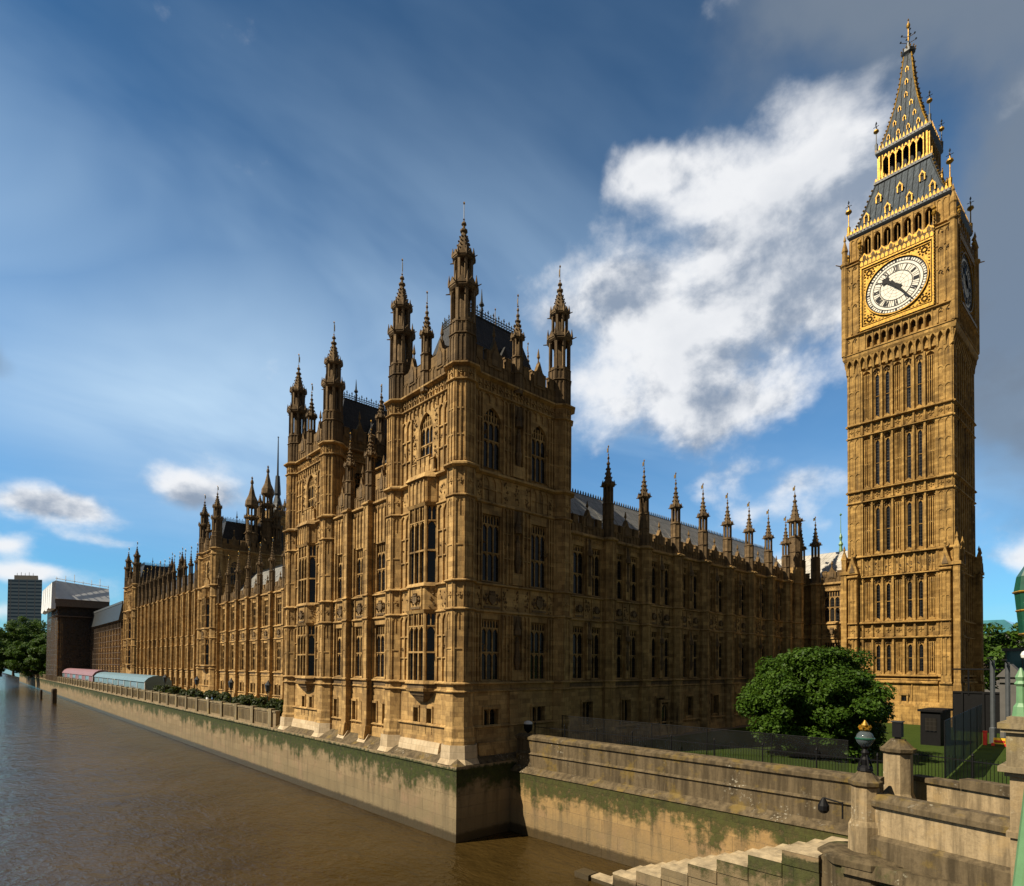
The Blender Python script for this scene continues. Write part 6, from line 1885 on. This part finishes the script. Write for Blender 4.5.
t = root('range_scaffolding', (38, 226, 6.3), 'scaffold poles and dark sheeted roof over the far palace range', 'scaffolding')
m = MB()
for u in np.arange(226, 286, 2.6): m.tube((37.4, u, 6.3), (37.4, u, 28.5), .09, .09, 4)
for z in np.arange(8.4, 26, 2.0): m.tube((37.4, 226, z), (37.4, 286, z), .07, .07, 4)
put('poles', m, ['scaffold'], t)
m = MB(); m.hexa([(36.6, 225, 26.8), (52, 225, 26.8), (52, 287, 26.8), (36.6, 287, 26.8), (37.6, 225, 32.2), (52, 225, 35.5), (52, 287, 35.5), (37.6, 287, 32.2)]); put('temporary_roof', m, ['iron'], t)
m = MB(); m.wbox(37.5, 37.9, 225, 287, 32.3, 33.0); put('fascia', m, ['grey'], t)
# mooring piles
for x, y, z1, lb in ((21.6, 238, 4.6, 'thick dark timber mooring pile standing in the river'), (20.6, 268, 3.2, 'thin short timber mooring pile farther up the river')):
    m = MB(); r_ = .75 if z1 > 4 else .4
    m.lathe(x, y, [(r_, -2), (r_, z1 - .3), (r_ * .9, z1), (r_ * .5, z1 + .15)], 10); m.lathe(x, y, [(r_ + .06, z1 - 1), (r_ + .06, z1 - .8)], 10)
    tag(put('mooring_pile', m, ['bark']), lb, 'mooring pile', 'mooring piles')
# office tower far up river
t = root('office_tower', (46, 860, 5), 'dark glass office tower block far behind the trees at left', 'office tower')
m = MB(); S_ = 1.12; m.hexa([(x * S_, y * S_, z) for x, y, z in ((31.2, 775, 5), (57, 756, 5), (59, 785, 5), (33, 804, 5), (31.2, 775,  106), (57, 756,  106), (59, 785,  106), (33, 804,  106))]); put('wall', m, ['millglass'], t)
m = MB(); m.hexa([(x * S_, y * S_, z) for x, y, z in ((36, 775,  106), (54, 762,  106), (56, 786,  106), (38, 800,  106), (36, 775, 111), (54, 762, 111), (56, 786, 111), (38, 800, 111))])
for k in range(5): m.tube((43 + k * 3.4, 870 - k * 2.5, 111), (43 + k * 3.4, 870 - k * 2.5, 114 + k % 2), .25, .2, 4)
put('roof_plant', m, ['deadgrey'], t)


def person(label, x, y, z, top, hgt=1.72, face=0.0, sit=False):
    """standing figure grown from one skinned skeleton"""
    k = hgt / 1.72; c, s = cos(face), sin(face)
    P = {'pel': (0, 0, .95), 'wst': (0, 0, 1.1), 'chs': (0, .01, 1.32), 'nck': (0, .01, 1.47), 'hd0': (0, .03, 1.56), 'hd1': (0, .03, 1.68),
         'lh': (-.1, 0, .9), 'lk': (-.12, .03, .5), 'la': (-.13, -.02, .08), 'lt': (-.14, .14, .04), 'rh': (.1, 0, .9), 'rk': (.13, .06, .5), 'ra': (.12, -.04, .08), 'rt': (.13, .12, .04),
         'ls': (-.19, 0, 1.4), 'le': (-.26, .02, 1.12), 'lw': (-.22, .16, .92), 'rs': (.19, 0, 1.4), 're': (.27, .0, 1.12), 'rw': (.24, .14, .9)}
    E = [('pel', 'wst'), ('wst', 'chs'), ('chs', 'nck'), ('nck', 'hd0'), ('hd0', 'hd1'), ('pel', 'lh'), ('lh', 'lk'), ('lk', 'la'), ('la', 'lt'), ('pel', 'rh'), ('rh', 'rk'), ('rk', 'ra'), ('ra', 'rt'),
         ('chs', 'ls'), ('ls', 'le'), ('le', 'lw'), ('chs', 'rs'), ('rs', 're'), ('re', 'rw')]
    RA = dict(pel=.15, wst=.13, chs=.15, nck=.06, hd0=.09, hd1=.085, lh=.1, lk=.065, la=.045, lt=.04, rh=.1, rk=.065, ra=.045, rt=.04, ls=.07, le=.05, lw=.035, rs=.07, re=.05, rw=.035)
    ks = list(P)
    me = bpy.data.meshes.new('person'); me.from_pydata([(k * (P[q][0] * c - P[q][1] * s), k * (P[q][0] * s + P[q][1] * c), k * P[q][2]) for q in ks], [(ks.index(a), ks.index(b)) for a, b in E], [])
    o = bpy.data.objects.new('person', me); me.materials.append(M[top]); link(o, (x, y, z)); tag(o, label, 'person')
    md = o.modifiers.new('skin', 'SKIN')
    lay = me.skin_vertices[0] if me.skin_vertices else None
    if lay is None:
        bpy.context.view_layer.objects.active = o
        lay = me.skin_vertices[0]
    for i, q in enumerate(ks): lay.data[i].radius = (RA[q] * k, RA[q] * k); lay.data[i].use_root = (q == 'pel')
    o.modifiers.new('smooth', 'SUBSURF').levels = 1
    h = MB(); hx, hy = x - .03 * k * s, y + .03 * k * c; h.lathe(hx, hy, [(.03, z + 1.52 * k), (.085, z + 1.56 * k), (.1, z + 1.62 * k), (.098, z + 1.69 * k), (.06, z + 1.745 * k), (.01, z + 1.76 * k)], 10); put('hair', h, ['darkcloth'], o)
    return o


try:
    person('person in pale blue standing behind the terrace parapet', 28.4, 98, 6.3, 'blue', face=1.4)
    person('person in white standing beside the hedge on the terrace', 28.3, 100.2, 6.3, 'whitepaint', face=1.9)
    person('person in dark clothes walking along the terrace toward the marquee', 29.0, 116, 6.3, 'darkcloth', face=.2)
except Exception as ex:
    print('person failed', ex)
